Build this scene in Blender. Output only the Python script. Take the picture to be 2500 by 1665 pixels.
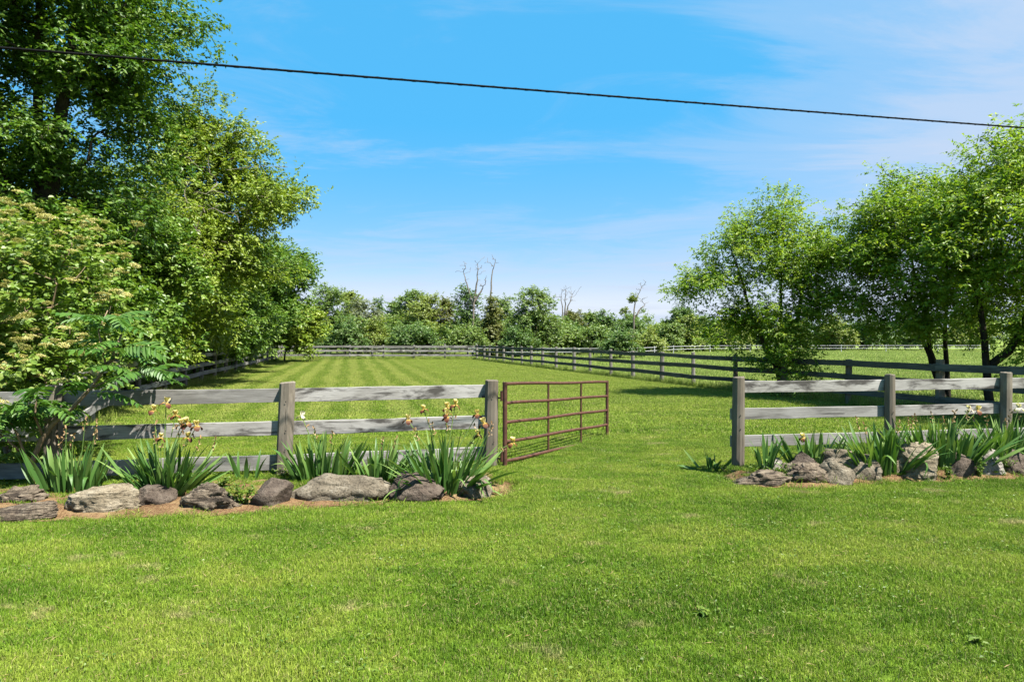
import bpy, math, random
import numpy as np
from mathutils import Vector, Matrix, noise as mnoise

for o in list(bpy.data.objects):
    bpy.data.objects.remove(o)
SC = bpy.context.scene
COL = SC.collection
R = math.radians

# ------------------------------------------------------------------ camera
cam = bpy.data.cameras.new('camera')
cam_o = bpy.data.objects.new('camera', cam)
COL.objects.link(cam_o)
cam_o.location = (0, 0, 1.8)
cam_o.rotation_euler = (R(90), 0, 0)
cam.sensor_width = 36.0
cam.lens = 22.46
cam.shift_y = -0.0022
cam.clip_start = 0.05
cam.clip_end = 6000
SC.camera = cam_o

# ------------------------------------------------------------------ light
SUN_ELEV = 60.0
SUN_AZ = -36.0            # angle of the sun's ground direction from +X towards +Y
sdir = Vector((math.cos(R(SUN_ELEV)) * math.cos(R(SUN_AZ)),
               math.cos(R(SUN_ELEV)) * math.sin(R(SUN_AZ)),
               math.sin(R(SUN_ELEV))))
sun = bpy.data.lights.new('sun', 'SUN')
sun.energy = 5.0
sun.angle = R(0.55)
sun.color = (1.0, 0.955, 0.87)
sun_o = bpy.data.objects.new('sun', sun)
COL.objects.link(sun_o)
sun_o.location = (20, -20, 40)
sun_o.rotation_euler = sdir.to_track_quat('Z', 'Y').to_euler()

SC.view_settings.view_transform = 'Standard'
SC.view_settings.look = 'None'
SC.view_settings.gamma = 1.0
SC.view_settings.use_curve_mapping = False
SC.view_settings.exposure = 1.86
SC.cycles.max_bounces = 5
SC.cycles.diffuse_bounces = 3
SC.cycles.glossy_bounces = 2
SC.cycles.transmission_bounces = 3


def node(nt, typ, **kw):
    n = nt.nodes.new(typ)
    for k, v in kw.items():
        setattr(n, k, v)
    return n


def setin(n, **kw):
    for k, v in kw.items():
        n.inputs[k.replace('_', ' ')].default_value = v
    return n


def ramp(nt, fac, stops, interp='LINEAR'):
    n = nt.nodes.new('ShaderNodeValToRGB')
    cr = n.color_ramp
    cr.interpolation = interp
    while len(cr.elements) < len(stops):
        cr.elements.new(0.5)
    for e, (p, c) in zip(cr.elements, stops):
        e.position = p
        e.color = (c[0], c[1], c[2], 1) if not isinstance(c, (int, float)) else (c, c, c, 1)
    if fac is not None:
        nt.links.new(fac, n.inputs['Fac'])
    return n.outputs['Color']


def mix(nt, fac, a, b, mode='MIX'):
    n = nt.nodes.new('ShaderNodeMix')
    n.data_type = 'RGBA'
    n.blend_type = mode
    n.clamp_factor = True
    for sock, v in ((n.inputs[0], fac), (n.inputs[6], a), (n.inputs[7], b)):
        if hasattr(v, 'is_linked'):
            nt.links.new(v, sock)
        elif isinstance(v, (int, float)):
            sock.default_value = v
        else:
            sock.default_value = (v[0], v[1], v[2], 1)
    return n.outputs[2]


def math_(nt, op, a, b=None, c=None):
    n = nt.nodes.new('ShaderNodeMath')
    n.operation = op
    for i, v in enumerate((a, b, c)):
        if v is None:
            continue
        if hasattr(v, 'is_linked'):
            nt.links.new(v, n.inputs[i])
        else:
            n.inputs[i].default_value = v
    return n.outputs[0]


def noise_(nt, vec, scale, detail=4, rough=0.55, dist=0.0, out='Fac'):
    n = nt.nodes.new('ShaderNodeTexNoise')
    n.inputs['Scale'].default_value = scale
    n.inputs['Detail'].default_value = detail
    n.inputs['Roughness'].default_value = rough
    n.inputs['Distortion'].default_value = dist
    if vec is not None:
        nt.links.new(vec, n.inputs['Vector'])
    return n.outputs[out]


def mapping(nt, vec, scale=(1, 1, 1), loc=(0, 0, 0), rot=(0, 0, 0)):
    n = nt.nodes.new('ShaderNodeMapping')
    n.inputs['Scale'].default_value = scale
    n.inputs['Location'].default_value = loc
    n.inputs['Rotation'].default_value = rot
    nt.links.new(vec, n.inputs['Vector'])
    return n.outputs[0]


def sepxyz(nt, vec):
    n = nt.nodes.new('ShaderNodeSeparateXYZ')
    nt.links.new(vec, n.inputs[0])
    return n.outputs


# ------------------------------------------------------------------ sky
world = bpy.data.worlds.new('World')
SC.world = world
world.use_nodes = True
wt = world.node_tree
wt.nodes.clear()
sky = node(wt, 'ShaderNodeTexSky')
sky.sky_type = 'NISHITA'
sky.sun_disc = False
sky.sun_elevation = R(SUN_ELEV)
sky.sun_rotation = R(90 - SUN_AZ)
sky.altitude = 100
sky.air_density = 1.0
sky.dust_density = 0.6
sky.ozone_density = 1.6
tc = node(wt, 'ShaderNodeTexCoord')
dx, dy, dz = sepxyz(wt, tc.outputs['Generated'])
zz = math_(wt, 'MAXIMUM', math_(wt, 'ADD', dz, 0.10), 0.03)
cmb = node(wt, 'ShaderNodeCombineXYZ')
wt.links.new(math_(wt, 'DIVIDE', dx, zz), cmb.inputs[0])
wt.links.new(math_(wt, 'DIVIDE', dy, zz), cmb.inputs[1])
plane = cmb.outputs[0]
# thin streaky cirrus on a high cloud deck
m1 = mapping(wt, plane, (0.55, 1.15, 1), (3.1, 1.7, 0), (0, 0, R(-14)))
n1 = noise_(wt, m1, 1.25, 11, 0.66, 0.7)
m2 = mapping(wt, plane, (0.22, 0.42, 1), (1.3, 5.2, 0), (0, 0, R(12)))
n2 = noise_(wt, m2, 1.0, 3, 0.5)
# more cloud towards the right (weather moving in) and low over the horizon
side = math_(wt, 'MULTIPLY', math_(wt, 'SMOOTH_MAX', math_(wt, 'SUBTRACT', dx, 0.18), 0.0, 0.15), 0.80)
low = math_(wt, 'MULTIPLY', math_(wt, 'POWER', math_(wt, 'SUBTRACT', 1.0, math_(wt, 'MINIMUM', math_(wt, 'MAXIMUM', dz, 0.0), 1.0)), 10.0), 0.30)
dens = math_(wt, 'ADD', math_(wt, 'ADD', math_(wt, 'MULTIPLY', n1, 0.70), math_(wt, 'MULTIPLY', n2, 0.40)), math_(wt, 'ADD', side, low))
cl = ramp(wt, dens, [(0.54, 0.0), (0.70, 0.34), (0.86, 0.74), (1.0, 0.9)], 'EASE')
# even out the brightness of the clear sky and deepen its blue
sh = node(wt, 'ShaderNodeSeparateColor', mode='HSV')
wt.links.new(sky.outputs[0], sh.inputs[0])
skyc = node(wt, 'ShaderNodeCombineColor', mode='HSV')
skyc.inputs[0].default_value = 0.587
wt.links.new(math_(wt, 'MINIMUM', math_(wt, 'ADD', math_(wt, 'MULTIPLY', sh.outputs[1], 1.50), -0.03), 0.90), skyc.inputs[1])
wt.links.new(math_(wt, 'MULTIPLY', math_(wt, 'POWER', math_(wt, 'DIVIDE', sh.outputs[2], 4.6), 0.18), 4.45), skyc.inputs[2])
cloudcol = (2.85, 3.25, 4.05)
skymix = mix(wt, cl, skyc.outputs[0], cloudcol)
bg = node(wt, 'ShaderNodeBackground')
bg.inputs['Strength'].default_value = 0.0625
wt.links.new(skymix, bg.inputs['Color'])
wo = node(wt, 'ShaderNodeOutputWorld')
wt.links.new(bg.outputs[0], wo.inputs['Surface'])


# ------------------------------------------------------------------ object helpers
def tag(o, label=None, cat=None, group=None, kind=None):
    if label: o['label'] = label
    if cat: o['category'] = cat
    if group: o['group'] = group
    if kind: o['kind'] = kind
    return o


def empty(name, loc, label=None, cat=None, group=None, rz=0.0):
    o = bpy.data.objects.new(name, None)
    o.empty_display_size = 0.2
    o.location = loc
    o.rotation_euler = (0, 0, rz)
    COL.objects.link(o)
    return tag(o, label, cat, group)


def link(name, me, parent=None, loc=(0, 0, 0), rot=(0, 0, 0), scale=(1, 1, 1)):
    o = bpy.data.objects.new(name, me)
    COL.objects.link(o)
    if parent is not None:
        o.parent = parent
    o.location = loc
    o.rotation_euler = rot
    o.scale = scale
    return o


def mesh_np(name, V, F, mats=(), tint=None, smooth=False, midx=None):
    """V (n,3) verts, F list of index arrays (each (m,k) for k-gons) or one array."""
    me = bpy.data.meshes.new(name)
    V = np.asarray(V, dtype=np.float32)
    if not isinstance(F, (list, tuple)):
        F = [F]
    F = [np.asarray(f, dtype=np.int32) for f in F if len(f)]
    nl = sum(f.size for f in F)
    nf = sum(f.shape[0] for f in F)
    me.vertices.add(len(V))
    me.vertices.foreach_set('co', V.ravel())
    me.loops.add(nl)
    me.loops.foreach_set('vertex_index', np.concatenate([f.ravel() for f in F]))
    me.polygons.add(nf)
    tot = np.concatenate([np.full(f.shape[0], f.shape[1], dtype=np.int32) for f in F])
    st = np.concatenate([[0], np.cumsum(tot)[:-1]]).astype(np.int32)
    me.polygons.foreach_set('loop_start', st)
    me.polygons.foreach_set('loop_total', tot)
    me.polygons.foreach_set('use_smooth', np.full(nf, bool(smooth), dtype=bool))
    if midx is not None:
        me.polygons.foreach_set('material_index', np.asarray(midx, dtype=np.int32))
    if tint is not None:
        a = me.attributes.new('tint', 'FLOAT', 'POINT')
        a.data.foreach_set('value', np.asarray(tint, dtype=np.float32))
    for m in mats:
        me.materials.append(m)
    me.update(calc_edges=True)
    me.validate()
    return me


def norm(a):
    return a / np.maximum(np.linalg.norm(a, axis=-1, keepdims=True), 1e-9)


def tube_np(pts, rad, sides=6, cap=True):
    """one tube along a polyline; rad scalar or list"""
    P = np.asarray(pts, dtype=float)
    n = len(P)
    rad = np.full(n, rad) if np.isscalar(rad) else np.asarray(rad, dtype=float)
    T = np.gradient(P, axis=0) if n > 2 else np.repeat((P[1:] - P[:1]), 2, axis=0)
    T = norm(T)
    ref = np.array([0, 0, 1.0]) if abs(T[0, 2]) < 0.9 else np.array([1.0, 0, 0])
    V = []
    for i in range(n):
        a = np.cross(T[i], ref); a /= max(np.linalg.norm(a), 1e-9)
        b = np.cross(T[i], a)
        for k in range(sides):
            t = 2 * math.pi * k / sides
            V.append(P[i] + rad[i] * (a * math.cos(t) + b * math.sin(t)))
    F = []
    for i in range(n - 1):
        for k in range(sides):
            F.append((i * sides + k, i * sides + (k + 1) % sides, (i + 1) * sides + (k + 1) % sides, (i + 1) * sides + k))
    V = np.array(V)
    Fs = [np.array(F)]
    if cap:
        Fs.append(np.array([list(range(sides))[::-1], list(range((n - 1) * sides, n * sides))]))
    return V, Fs


def merge(parts):
    """merge list of (V, [F...]) into one"""
    off = 0
    VV, byk = [], {}
    for V, Fs in parts:
        VV.append(V)
        for f in Fs:
            f = np.asarray(f)
            if len(f):
                byk.setdefault(f.shape[1], []).append(f + off)
        off += len(V)
    return np.concatenate(VV), [np.concatenate(v) for v in byk.values()]


# ------------------------------------------------------------------ materials
def new_mat(name):
    m = bpy.data.materials.new(name)
    m.use_nodes = True
    nt = m.node_tree
    nt.nodes.clear()
    out = node(nt, 'ShaderNodeOutputMaterial')
    return m, nt, out


def principled(nt, out, color, rough=0.8, spec=0.3, normal=None, metallic=0.0):
    p = node(nt, 'ShaderNodeBsdfPrincipled')
    if hasattr(color, 'is_linked'):
        nt.links.new(color, p.inputs['Base Color'])
    else:
        p.inputs['Base Color'].default_value = (*color, 1)
    if hasattr(rough, 'is_linked'):
        nt.links.new(rough, p.inputs['Roughness'])
    else:
        p.inputs['Roughness'].default_value = rough
    p.inputs['Specular IOR Level'].default_value = spec
    p.inputs['Metallic'].default_value = metallic
    if normal is not None:
        nt.links.new(normal, p.inputs['Normal'])
    if out is not None:
        nt.links.new(p.outputs[0], out.inputs['Surface'])
    return p.outputs[0]


def bump(nt, h, strength=0.5, dist=0.01):
    b = node(nt, 'ShaderNodeBump')
    b.inputs['Strength'].default_value = strength
    b.inputs['Distance'].default_value = dist
    nt.links.new(h, b.inputs['Height'])
    return b.outputs[0]


ALB = 0.60     # brings the colour tables below to true reflectances


def scl_(*cols):
    return [tuple(q * ALB for q in c) for c in cols]


def leaf_mat(name, dark, mid, light, trans=0.38, rough=0.45, spec=0.35):
    dark, mid, light = scl_(dark, mid, light)
    m, nt, out = new_mat(name)
    at = node(nt, 'ShaderNodeAttribute', attribute_name='tint')
    c = ramp(nt, at.outputs['Fac'], [(0.05, dark), (0.5, mid), (0.95, light)])
    p = principled(nt, None, c, rough, spec)
    t = node(nt, 'ShaderNodeBsdfTranslucent')
    tcx = mix(nt, 1.0, c, (1.12, 1.15, 0.50), 'MULTIPLY')
    nt.links.new(tcx, t.inputs['Color'])
    ms = node(nt, 'ShaderNodeMixShader')
    ms.inputs[0].default_value = trans
    nt.links.new(p, ms.inputs[1])
    nt.links.new(t.outputs[0], ms.inputs[2])
    nt.links.new(ms.outputs[0], out.inputs['Surface'])
    return m


def wood_mat(name, axis, dark, mid, light, stain=0.6):
    dark, mid, light = scl_(dark, mid, light)
    m, nt, out = new_mat(name)
    t = node(nt, 'ShaderNodeTexCoord')
    oi = node(nt, 'ShaderNodeObjectInfo')
    off = node(nt, 'ShaderNodeVectorMath', operation='ADD')
    nt.links.new(t.outputs['Object'], off.inputs[0])
    sc = node(nt, 'ShaderNodeVectorMath', operation='SCALE')
    cx = node(nt, 'ShaderNodeCombineXYZ')
    for i in range(3):
        nt.links.new(oi.outputs['Random'], cx.inputs[i])
    nt.links.new(cx.outputs[0], sc.inputs[0])
    sc.inputs['Scale'].default_value = 37.0
    nt.links.new(sc.outputs[0], off.inputs[1])
    v = off.outputs[0]
    s = [1.0, 1.0, 1.0]
    s[axis] = 0.05
    warp = noise_(nt, v, 1.7, 2, 0.5, 0, 'Color')
    wv = node(nt, 'ShaderNodeVectorMath', operation='MULTIPLY_ADD')
    nt.links.new(warp, wv.inputs[0])
    wv.inputs[1].default_value = (0.03, 0.03, 0.03)
    nt.links.new(v, wv.inputs[2])
    g = noise_(nt, mapping(nt, wv.outputs[0], s), 80, 6, 0.7)
    g2 = noise_(nt, mapping(nt, v, [q * 0.6 for q in s]), 60, 3, 0.6)
    st = noise_(nt, mapping(nt, v, [1.6 if i != axis else 0.42 for i in range(3)]), 3.6, 6, 0.68, 0.4)
    base = ramp(nt, g, [(0.30, [0.45 * a + 0.55 * b for a, b in zip(dark, mid)]), (0.48, mid), (0.66, [0.5 * a + 0.5 * b for a, b in zip(light, mid)])])
    # broad paler and darker lengths of board
    base = mix(nt, math_(nt, 'MULTIPLY', ramp(nt, noise_(nt, mapping(nt, v, [1.2 if i != axis else 0.8 for i in range(3)]), 1.6, 3, 0.5), [(0.40, 0.0), (0.62, 1.0)]), 0.55), base, light)
    # narrow drying cracks along the grain
    ck = noise_(nt, mapping(nt, wv.outputs[0], [1.0 if i != axis else 0.03 for i in range(3)]), 30, 2, 0.5)
    base = mix(nt, math_(nt, 'MULTIPLY', ramp(nt, ck, [(0.30, 1.0), (0.345, 0.0)]), 0.75), base, [c * 0.4 for c in dark])
    # dark weather stain, strong on some boards only
    base = mix(nt, math_(nt, 'MULTIPLY', ramp(nt, st, [(0.49, 0.0), (0.60, 1.0)]), math_(nt, 'MULTIPLY', ramp(nt, oi.outputs['Random'], [(0.2, 0.35), (0.6, 1.0)]), stain)), base, [c * 0.45 for c in dark])
    # knots
    vo = node(nt, 'ShaderNodeTexVoronoi')
    vo.inputs['Scale'].default_value = 2.6
    nt.links.new(mapping(nt, v, [(0.62 if i == axis else 1.0) if i != 1 else 0.0 for i in range(3)]), vo.inputs['Vector'])
    kn = ramp(nt, vo.outputs['Distance'], [(0.045, 1.0), (0.085, 0.0)])
    base = mix(nt, kn, base, [dark[0] * 0.35, dark[1] * 0.3, dark[2] * 0.26])
    # per board value shift
    hv = node(nt, 'ShaderNodeHueSaturation')
    nt.links.new(base, hv.inputs['Color'])
    nt.links.new(math_(nt, 'ADD', math_(nt, 'MULTIPLY', oi.outputs['Random'], 0.40), 0.82), hv.inputs['Value'])
    hgt = math_(nt, 'ADD', g, math_(nt, 'MULTIPLY', ck, 0.6))
    principled(nt, out, hv.outputs[0], 0.85, 0.15, bump(nt, hgt, 0.5, 0.004))
    return m


def stone_mat(name, dark, mid, light, lichen=(0.5, 0.48, 0.42), lich=0.5, scale=1.0, layer=0.0):
    dark, mid, light, lichen = scl_(dark, mid, light, lichen)
    m, nt, out = new_mat(name)
    t = node(nt, 'ShaderNodeTexCoord')
    oi = node(nt, 'ShaderNodeObjectInfo')
    g = node(nt, 'ShaderNodeNewGeometry')
    v = g.outputs['Position']
    a = noise_(nt, v, 6 * scale, 8, 0.65, 0.3)
    b = noise_(nt, v, 34 * scale, 6, 0.7)
    c = ramp(nt, a, [(0.3, dark), (0.5, mid), (0.7, light)])
    c = mix(nt, math_(nt, 'MULTIPLY', ramp(nt, b, [(0.36, 1.0), (0.5, 0.0)]), 0.7), c, [q * 0.4 for q in dark])
    l = noise_(nt, v, 9 * scale, 7, 0.75, 0.6)
    c = mix(nt, math_(nt, 'MULTIPLY', ramp(nt, l, [(0.54, 0.0), (0.62, 1.0)]), lich), c, lichen)
    if layer:
        w = noise_(nt, mapping(nt, v, (1.2, 1.2, 14), (0, 0, 0), (R(8), R(-9), 0)), 2.5, 5, 0.6, 0.8)
        c = mix(nt, math_(nt, 'MULTIPLY', ramp(nt, w, [(0.38, 1.0), (0.48, 0.0)]), layer), c, [q * 0.3 for q in dark])
        h = math_(nt, 'ADD', math_(nt, 'ADD', a, math_(nt, 'MULTIPLY', b, 0.5)), math_(nt, 'MULTIPLY', w, 0.8))
    else:
        h = math_(nt, 'ADD', a, math_(nt, 'MULTIPLY', b, 0.6))
    principled(nt, out, c, 0.9, 0.2, bump(nt, h, 1.0, 0.05))
    return m


def plain_mat(name, col, rough=0.6, spec=0.3, var=0.25, scale=20, metallic=0.0):
    col = scl_(col)[0]
    m, nt, out = new_mat(name)
    t = node(nt, 'ShaderNodeTexCoord')
    n = noise_(nt, t.outputs['Object'], scale, 5, 0.6)
    c = ramp(nt, n, [(0.3, [q * (1 - var) for q in col]), (0.7, [min(1, q * (1 + var)) for q in col])])
    principled(nt, out, c, rough, spec, bump(nt, n, 0.3, 0.004), metallic)
    return m


def lawn_color(nt):
    """grass colour from the place in the field: patches, dry spots, mowing stripes, long grass"""
    g = node(nt, 'ShaderNodeNewGeometry')
    pos = g.outputs['Position']
    x, y, z = sepxyz(nt, pos)
    fl = node(nt, 'ShaderNodeCombineXYZ')
    nt.links.new(x, fl.inputs[0]); nt.links.new(y, fl.inputs[1])
    p = fl.outputs[0]
    big = noise_(nt, mapping(nt, p, (0.35, 0.75, 1), (2.2, 0.4, 0)), 1.0, 3, 0.5, 0.3)
    med = noise_(nt, mapping(nt, p, (1.3, 2.4, 1)), 1.0, 4, 0.6, 0.5)
    fine = noise_(nt, p, 9.0, 3, 0.6)
    c = ramp(nt, math_(nt, 'ADD', math_(nt, 'MULTIPLY', big, 0.5), math_(nt, 'MULTIPLY', med, 0.5)),
             [(0.39, LAWN[0]), (0.49, LAWN[1]), (0.59, LAWN[2])])
    c = mix(nt, math_(nt, 'MULTIPLY', ramp(nt, fine, [(0.5, 0.0), (0.72, 1.0)]), 0.35), c, LAWN[2])
    # straw coloured worn spots
    dry = noise_(nt, mapping(nt, p, (1.0, 1.8, 1), (7.7, 3.3, 0)), 1.15, 5, 0.65, 0.2)
    c = mix(nt, math_(nt, 'MULTIPLY', ramp(nt, dry, [(0.61, 0.0), (0.70, 1.0)]), 0.8), c, LAWN[3])
    # yellower beyond the fence, brighter mowing stripes there
    far = ramp(nt, math_(nt, 'DIVIDE', y, 60.0), [(0.16, 0.0), (0.34, 1.0)])
    c = mix(nt, math_(nt, 'MULTIPLY', far, 0.55), c, LAWN[4])
    s = math_(nt, 'ADD', x, math_(nt, 'MULTIPLY', y, 0.2545))
    wob = math_(nt, 'MULTIPLY', noise_(nt, mapping(nt, p, (0.5, 0.22, 1)), 1.0, 4, 0.6), 1.1)
    si = math_(nt, 'SINE', math_(nt, 'MULTIPLY', math_(nt, 'ADD', s, wob), 2 * math.pi / 1.12))
    stripe = math_(nt, 'MULTIPLY', ramp(nt, math_(nt, 'ADD', math_(nt, 'MULTIPLY', si, 0.5), 0.5), [(0.25, 0.0), (0.75, 1.0)]), 1.0)
    reg = math_(nt, 'MULTIPLY', ramp(nt, math_(nt, 'DIVIDE', y, 60.0), [(0.20, 0.0), (0.27, 1.0)]),
                ramp(nt, math_(nt, 'ADD', math_(nt, 'MULTIPLY', s, 0.05), 0.5), [(0.64, 1.0), (0.74, 0.12)]))
    c = mix(nt, math_(nt, 'MULTIPLY', math_(nt, 'MULTIPLY', stripe, reg), 0.38), c, LAWN[0])
    c = mix(nt, math_(nt, 'MULTIPLY', math_(nt, 'MULTIPLY', math_(nt, 'SUBTRACT', 1.0, stripe), reg), 0.40), c, LAWN[5])
    # rough pasture right of the paddock fence
    past = math_(nt, 'GREATER_THAN', math_(nt, 'ADD', x, math_(nt, 'MULTIPLY', y, 0.3274)), 14.9)
    past2 = math_(nt, 'GREATER_THAN', y, 55.4)
    past = math_(nt, 'MAXIMUM', past, past2)
    pn = noise_(nt, mapping(nt, p, (0.3, 0.6, 1)), 1.0, 5, 0.6)
    pc = ramp(nt, pn, [(0.35, (0.13, 0.20, 0.034)), (0.65, (0.21, 0.275, 0.066))])
    c = mix(nt, math_(nt, 'MULTIPLY', past, 0.85), c, pc)
    return c, fine


LAWN = scl_((0.108, 0.228, 0.014), (0.196, 0.336, 0.026), (0.310, 0.415, 0.052), (0.56, 0.48, 0.23), (0.345, 0.422, 0.072), (0.43, 0.480, 0.125))


def ground_mat():
    m, nt, out = new_mat('lawn_ground')
    c, fine = lawn_color(nt)
    g = node(nt, 'ShaderNodeNewGeometry')
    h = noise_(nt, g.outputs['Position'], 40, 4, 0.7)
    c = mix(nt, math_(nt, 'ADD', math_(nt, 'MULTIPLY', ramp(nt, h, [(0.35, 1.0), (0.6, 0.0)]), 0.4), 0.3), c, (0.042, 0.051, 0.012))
    principled(nt, out, c, 0.95, 0.05, bump(nt, h, 0.8, 0.04))
    return m


def blade_mat():
    m, nt, out = new_mat('grass_blade')
    c, fine = lawn_color(nt)
    at = node(nt, 'ShaderNodeAttribute', attribute_name='tint')
    hs = node(nt, 'ShaderNodeHueSaturation')
    nt.links.new(c, hs.inputs['Color'])
    nt.links.new(math_(nt, 'ADD', math_(nt, 'MULTIPLY', at.outputs['Fac'], 1.0), 0.62), hs.inputs['Value'])
    nt.links.new(math_(nt, 'SUBTRACT', 0.508, math_(nt, 'MULTIPLY', at.outputs['Fac'], 0.02)), hs.inputs['Hue'])
    c = mix(nt, ramp(nt, at.outputs['Fac'], [(0.88, 0.0), (0.90, 0.8)]), hs.outputs[0], (0.29, 0.25, 0.115))
    p = principled(nt, None, c, 0.6, 0.2)
    t = node(nt, 'ShaderNodeBsdfTranslucent')
    nt.links.new(c, t.inputs['Color'])
    ms = node(nt, 'ShaderNodeMixShader')
    ms.inputs[0].default_value = 0.35
    nt.links.new(p, ms.inputs[1]); nt.links.new(t.outputs[0], ms.inputs[2])
    nt.links.new(ms.outputs[0], out.inputs['Surface'])
    return m


def soil_mat():
    m, nt, out = new_mat('bed_soil')
    g = node(nt, 'ShaderNodeNewGeometry')
    v = g.outputs['Position']
    a = noise_(nt, v, 3.0, 5, 0.6, 0.4)
    b = noise_(nt, mapping(nt, v, (60, 25, 60)), 1.0, 4, 0.7)
    c = ramp(nt, a, [(0.35, (0.078, 0.040, 0.022)), (0.5, (0.132, 0.075, 0.040)), (0.66, (0.204, 0.141, 0.072))])
    c = mix(nt, math_(nt, 'MULTIPLY', ramp(nt, b, [(0.45, 0.0), (0.62, 1.0)]), 0.6), c, (0.192, 0.138, 0.069))
    c = mix(nt, math_(nt, 'MULTIPLY', ramp(nt, b, [(0.33, 1.0), (0.45, 0.0)]), 0.7), c, (0.027, 0.014, 0.008))
    principled(nt, out, c, 0.95, 0.05, bump(nt, b, 0.9, 0.03))
    return m


M = {}
M['ground'] = ground_mat()
M['blade'] = blade_mat()
M['soil'] = soil_mat()
M['rail'] = wood_mat('weathered_rail', 0, (0.100, 0.090, 0.080), (0.285, 0.272, 0.252), (0.48, 0.468, 0.448), 0.9)
M['rail_shaded'] = wood_mat('shaded_weathered_rail', 0, (0.055, 0.050, 0.043), (0.115, 0.107, 0.095), (0.185, 0.175, 0.16), 0.5)  # weathered rail with the right fence's shaded-side darkness put into its colour
M['post'] = wood_mat('weathered_post', 2, (0.085, 0.068, 0.048), (0.19, 0.160, 0.122), (0.30, 0.265, 0.215), 0.4)
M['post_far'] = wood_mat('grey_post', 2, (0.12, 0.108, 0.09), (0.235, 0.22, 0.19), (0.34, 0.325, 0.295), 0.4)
M['stone_grey'] = stone_mat('grey_lichen_stone', (0.108, 0.088, 0.061), (0.216, 0.180, 0.129), (0.317, 0.272, 0.202), (0.404, 0.360, 0.282), 0.55)
M['stone_brown'] = stone_mat('brown_field_stone', (0.071, 0.053, 0.041), (0.128, 0.098, 0.075), (0.195, 0.158, 0.124), (0.270, 0.225, 0.180), 0.25)
M['stone_layer'] = stone_mat('layered_stone', (0.083, 0.060, 0.043), (0.183, 0.143, 0.102), (0.329, 0.268, 0.194), (0.440, 0.372, 0.280), 0.4, 1.0, 0.8)
M['stone_pale'] = stone_mat('pale_stone', (0.194, 0.152, 0.100), (0.340, 0.282, 0.192), (0.452, 0.389, 0.288), (0.501, 0.441, 0.343), 0.35, 0.9, 0.35)
M['stone_white'] = stone_mat('whitish_stone', (0.274, 0.245, 0.209), (0.418, 0.382, 0.338), (0.518, 0.482, 0.439), (0.504, 0.475, 0.432), 0.3, 1.2, 0.4)
M['rust'] = plain_mat('rusty_brown_paint', (0.098, 0.040, 0.024), 0.6, 0.35, 0.4, 14)
M['hinge'] = plain_mat('dark_rusty_iron', (0.075, 0.038, 0.025), 0.7, 0.3, 0.4, 40)
M['bark'] = plain_mat('grey_bark', (0.105, 0.085, 0.062), 0.95, 0.1, 0.5, 9)
M['bark_dark'] = plain_mat('dark_bark', (0.050, 0.042, 0.033), 0.95, 0.1, 0.5, 9)
M['bark_dead'] = plain_mat('bleached_dead_wood', (0.23, 0.20, 0.165), 0.9, 0.1, 0.35, 9)
M['bark_tan'] = plain_mat('tan_bark', (0.27, 0.20, 0.125), 0.9, 0.1, 0.35, 14)
M['cable'] = plain_mat('black_cable', (0.008, 0.008, 0.009), 0.85, 0.08, 0.2, 60)
M['white'] = plain_mat('white_painted_rail', (0.60, 0.61, 0.62), 0.6, 0.3, 0.08, 5)
M['nail'] = plain_mat('nail_iron', (0.03, 0.026, 0.023), 0.6, 0.4, 0.3, 60)
# foliage: dark / mid / light leaf of each kind
M['leaf_elm'] = leaf_mat('elm_leaf', (0.045, 0.12, 0.014), (0.115, 0.24, 0.028), (0.26, 0.37, 0.06), 0.38)
M['leaf_maple'] = leaf_mat('box_elder_leaf', (0.12, 0.215, 0.018), (0.25, 0.365, 0.036), (0.43, 0.5, 0.085), 0.38)
M['leaf_mid'] = leaf_mat('mid_leaf', (0.07, 0.17, 0.016), (0.155, 0.29, 0.032), (0.3, 0.41, 0.07), 0.38)
M['leaf_ash'] = leaf_mat('ash_leaf', (0.11, 0.24, 0.016), (0.23, 0.39, 0.03), (0.48, 0.57, 0.08), 0.50)
M['leaf_vib'] = leaf_mat('viburnum_leaf', (0.095, 0.195, 0.02), (0.195, 0.315, 0.042), (0.345, 0.44, 0.095), 0.38)
M['leaf_sumac'] = leaf_mat('sumac_leaf', (0.05, 0.145, 0.02), (0.09, 0.215, 0.03), (0.16, 0.3, 0.05), 0.35)
M['leaf_far'] = leaf_mat('far_green_leaf', (0.105, 0.2, 0.044), (0.2, 0.31, 0.068), (0.345, 0.44, 0.135), 0.38)
M['leaf_far_dark'] = leaf_mat('far_dark_leaf', (0.07, 0.16, 0.04), (0.14, 0.25, 0.06), (0.25, 0.35, 0.11), 0.38)
M['leaf_far_yellow'] = leaf_mat('far_yellow_leaf', (0.17, 0.25, 0.044), (0.285, 0.365, 0.074), (0.42, 0.48, 0.14), 0.38)
M['leaf_far_silver'] = leaf_mat('far_silver_leaf', (0.13, 0.17, 0.085), (0.22, 0.26, 0.15), (0.36, 0.40, 0.27))
M['leaf_far_brown'] = leaf_mat('far_olive_brown_leaf', (0.125, 0.15, 0.04), (0.205, 0.23, 0.062), (0.295, 0.31, 0.1), 0.38)
M['umbel'] = leaf_mat('tan_umbel', (0.5, 0.45, 0.12), (0.64, 0.58, 0.2), (0.76, 0.72, 0.34), 0.2)
M['iris_leaf'] = leaf_mat('iris_leaf', (0.048, 0.130, 0.024), (0.100, 0.225, 0.044), (0.270, 0.400, 0.105), 0.28, 0.48, 0.3)
M['petal_yellow'] = leaf_mat('yellow_petal', (0.80, 0.56, 0.14), (0.86, 0.68, 0.26), (0.90, 0.80, 0.48), 0.35, 0.6, 0.2)
M['petal_white'] = leaf_mat('pale_petal', (0.80, 0.70, 0.50), (0.84, 0.77, 0.62), (0.88, 0.83, 0.74), 0.35, 0.6, 0.2)
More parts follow.
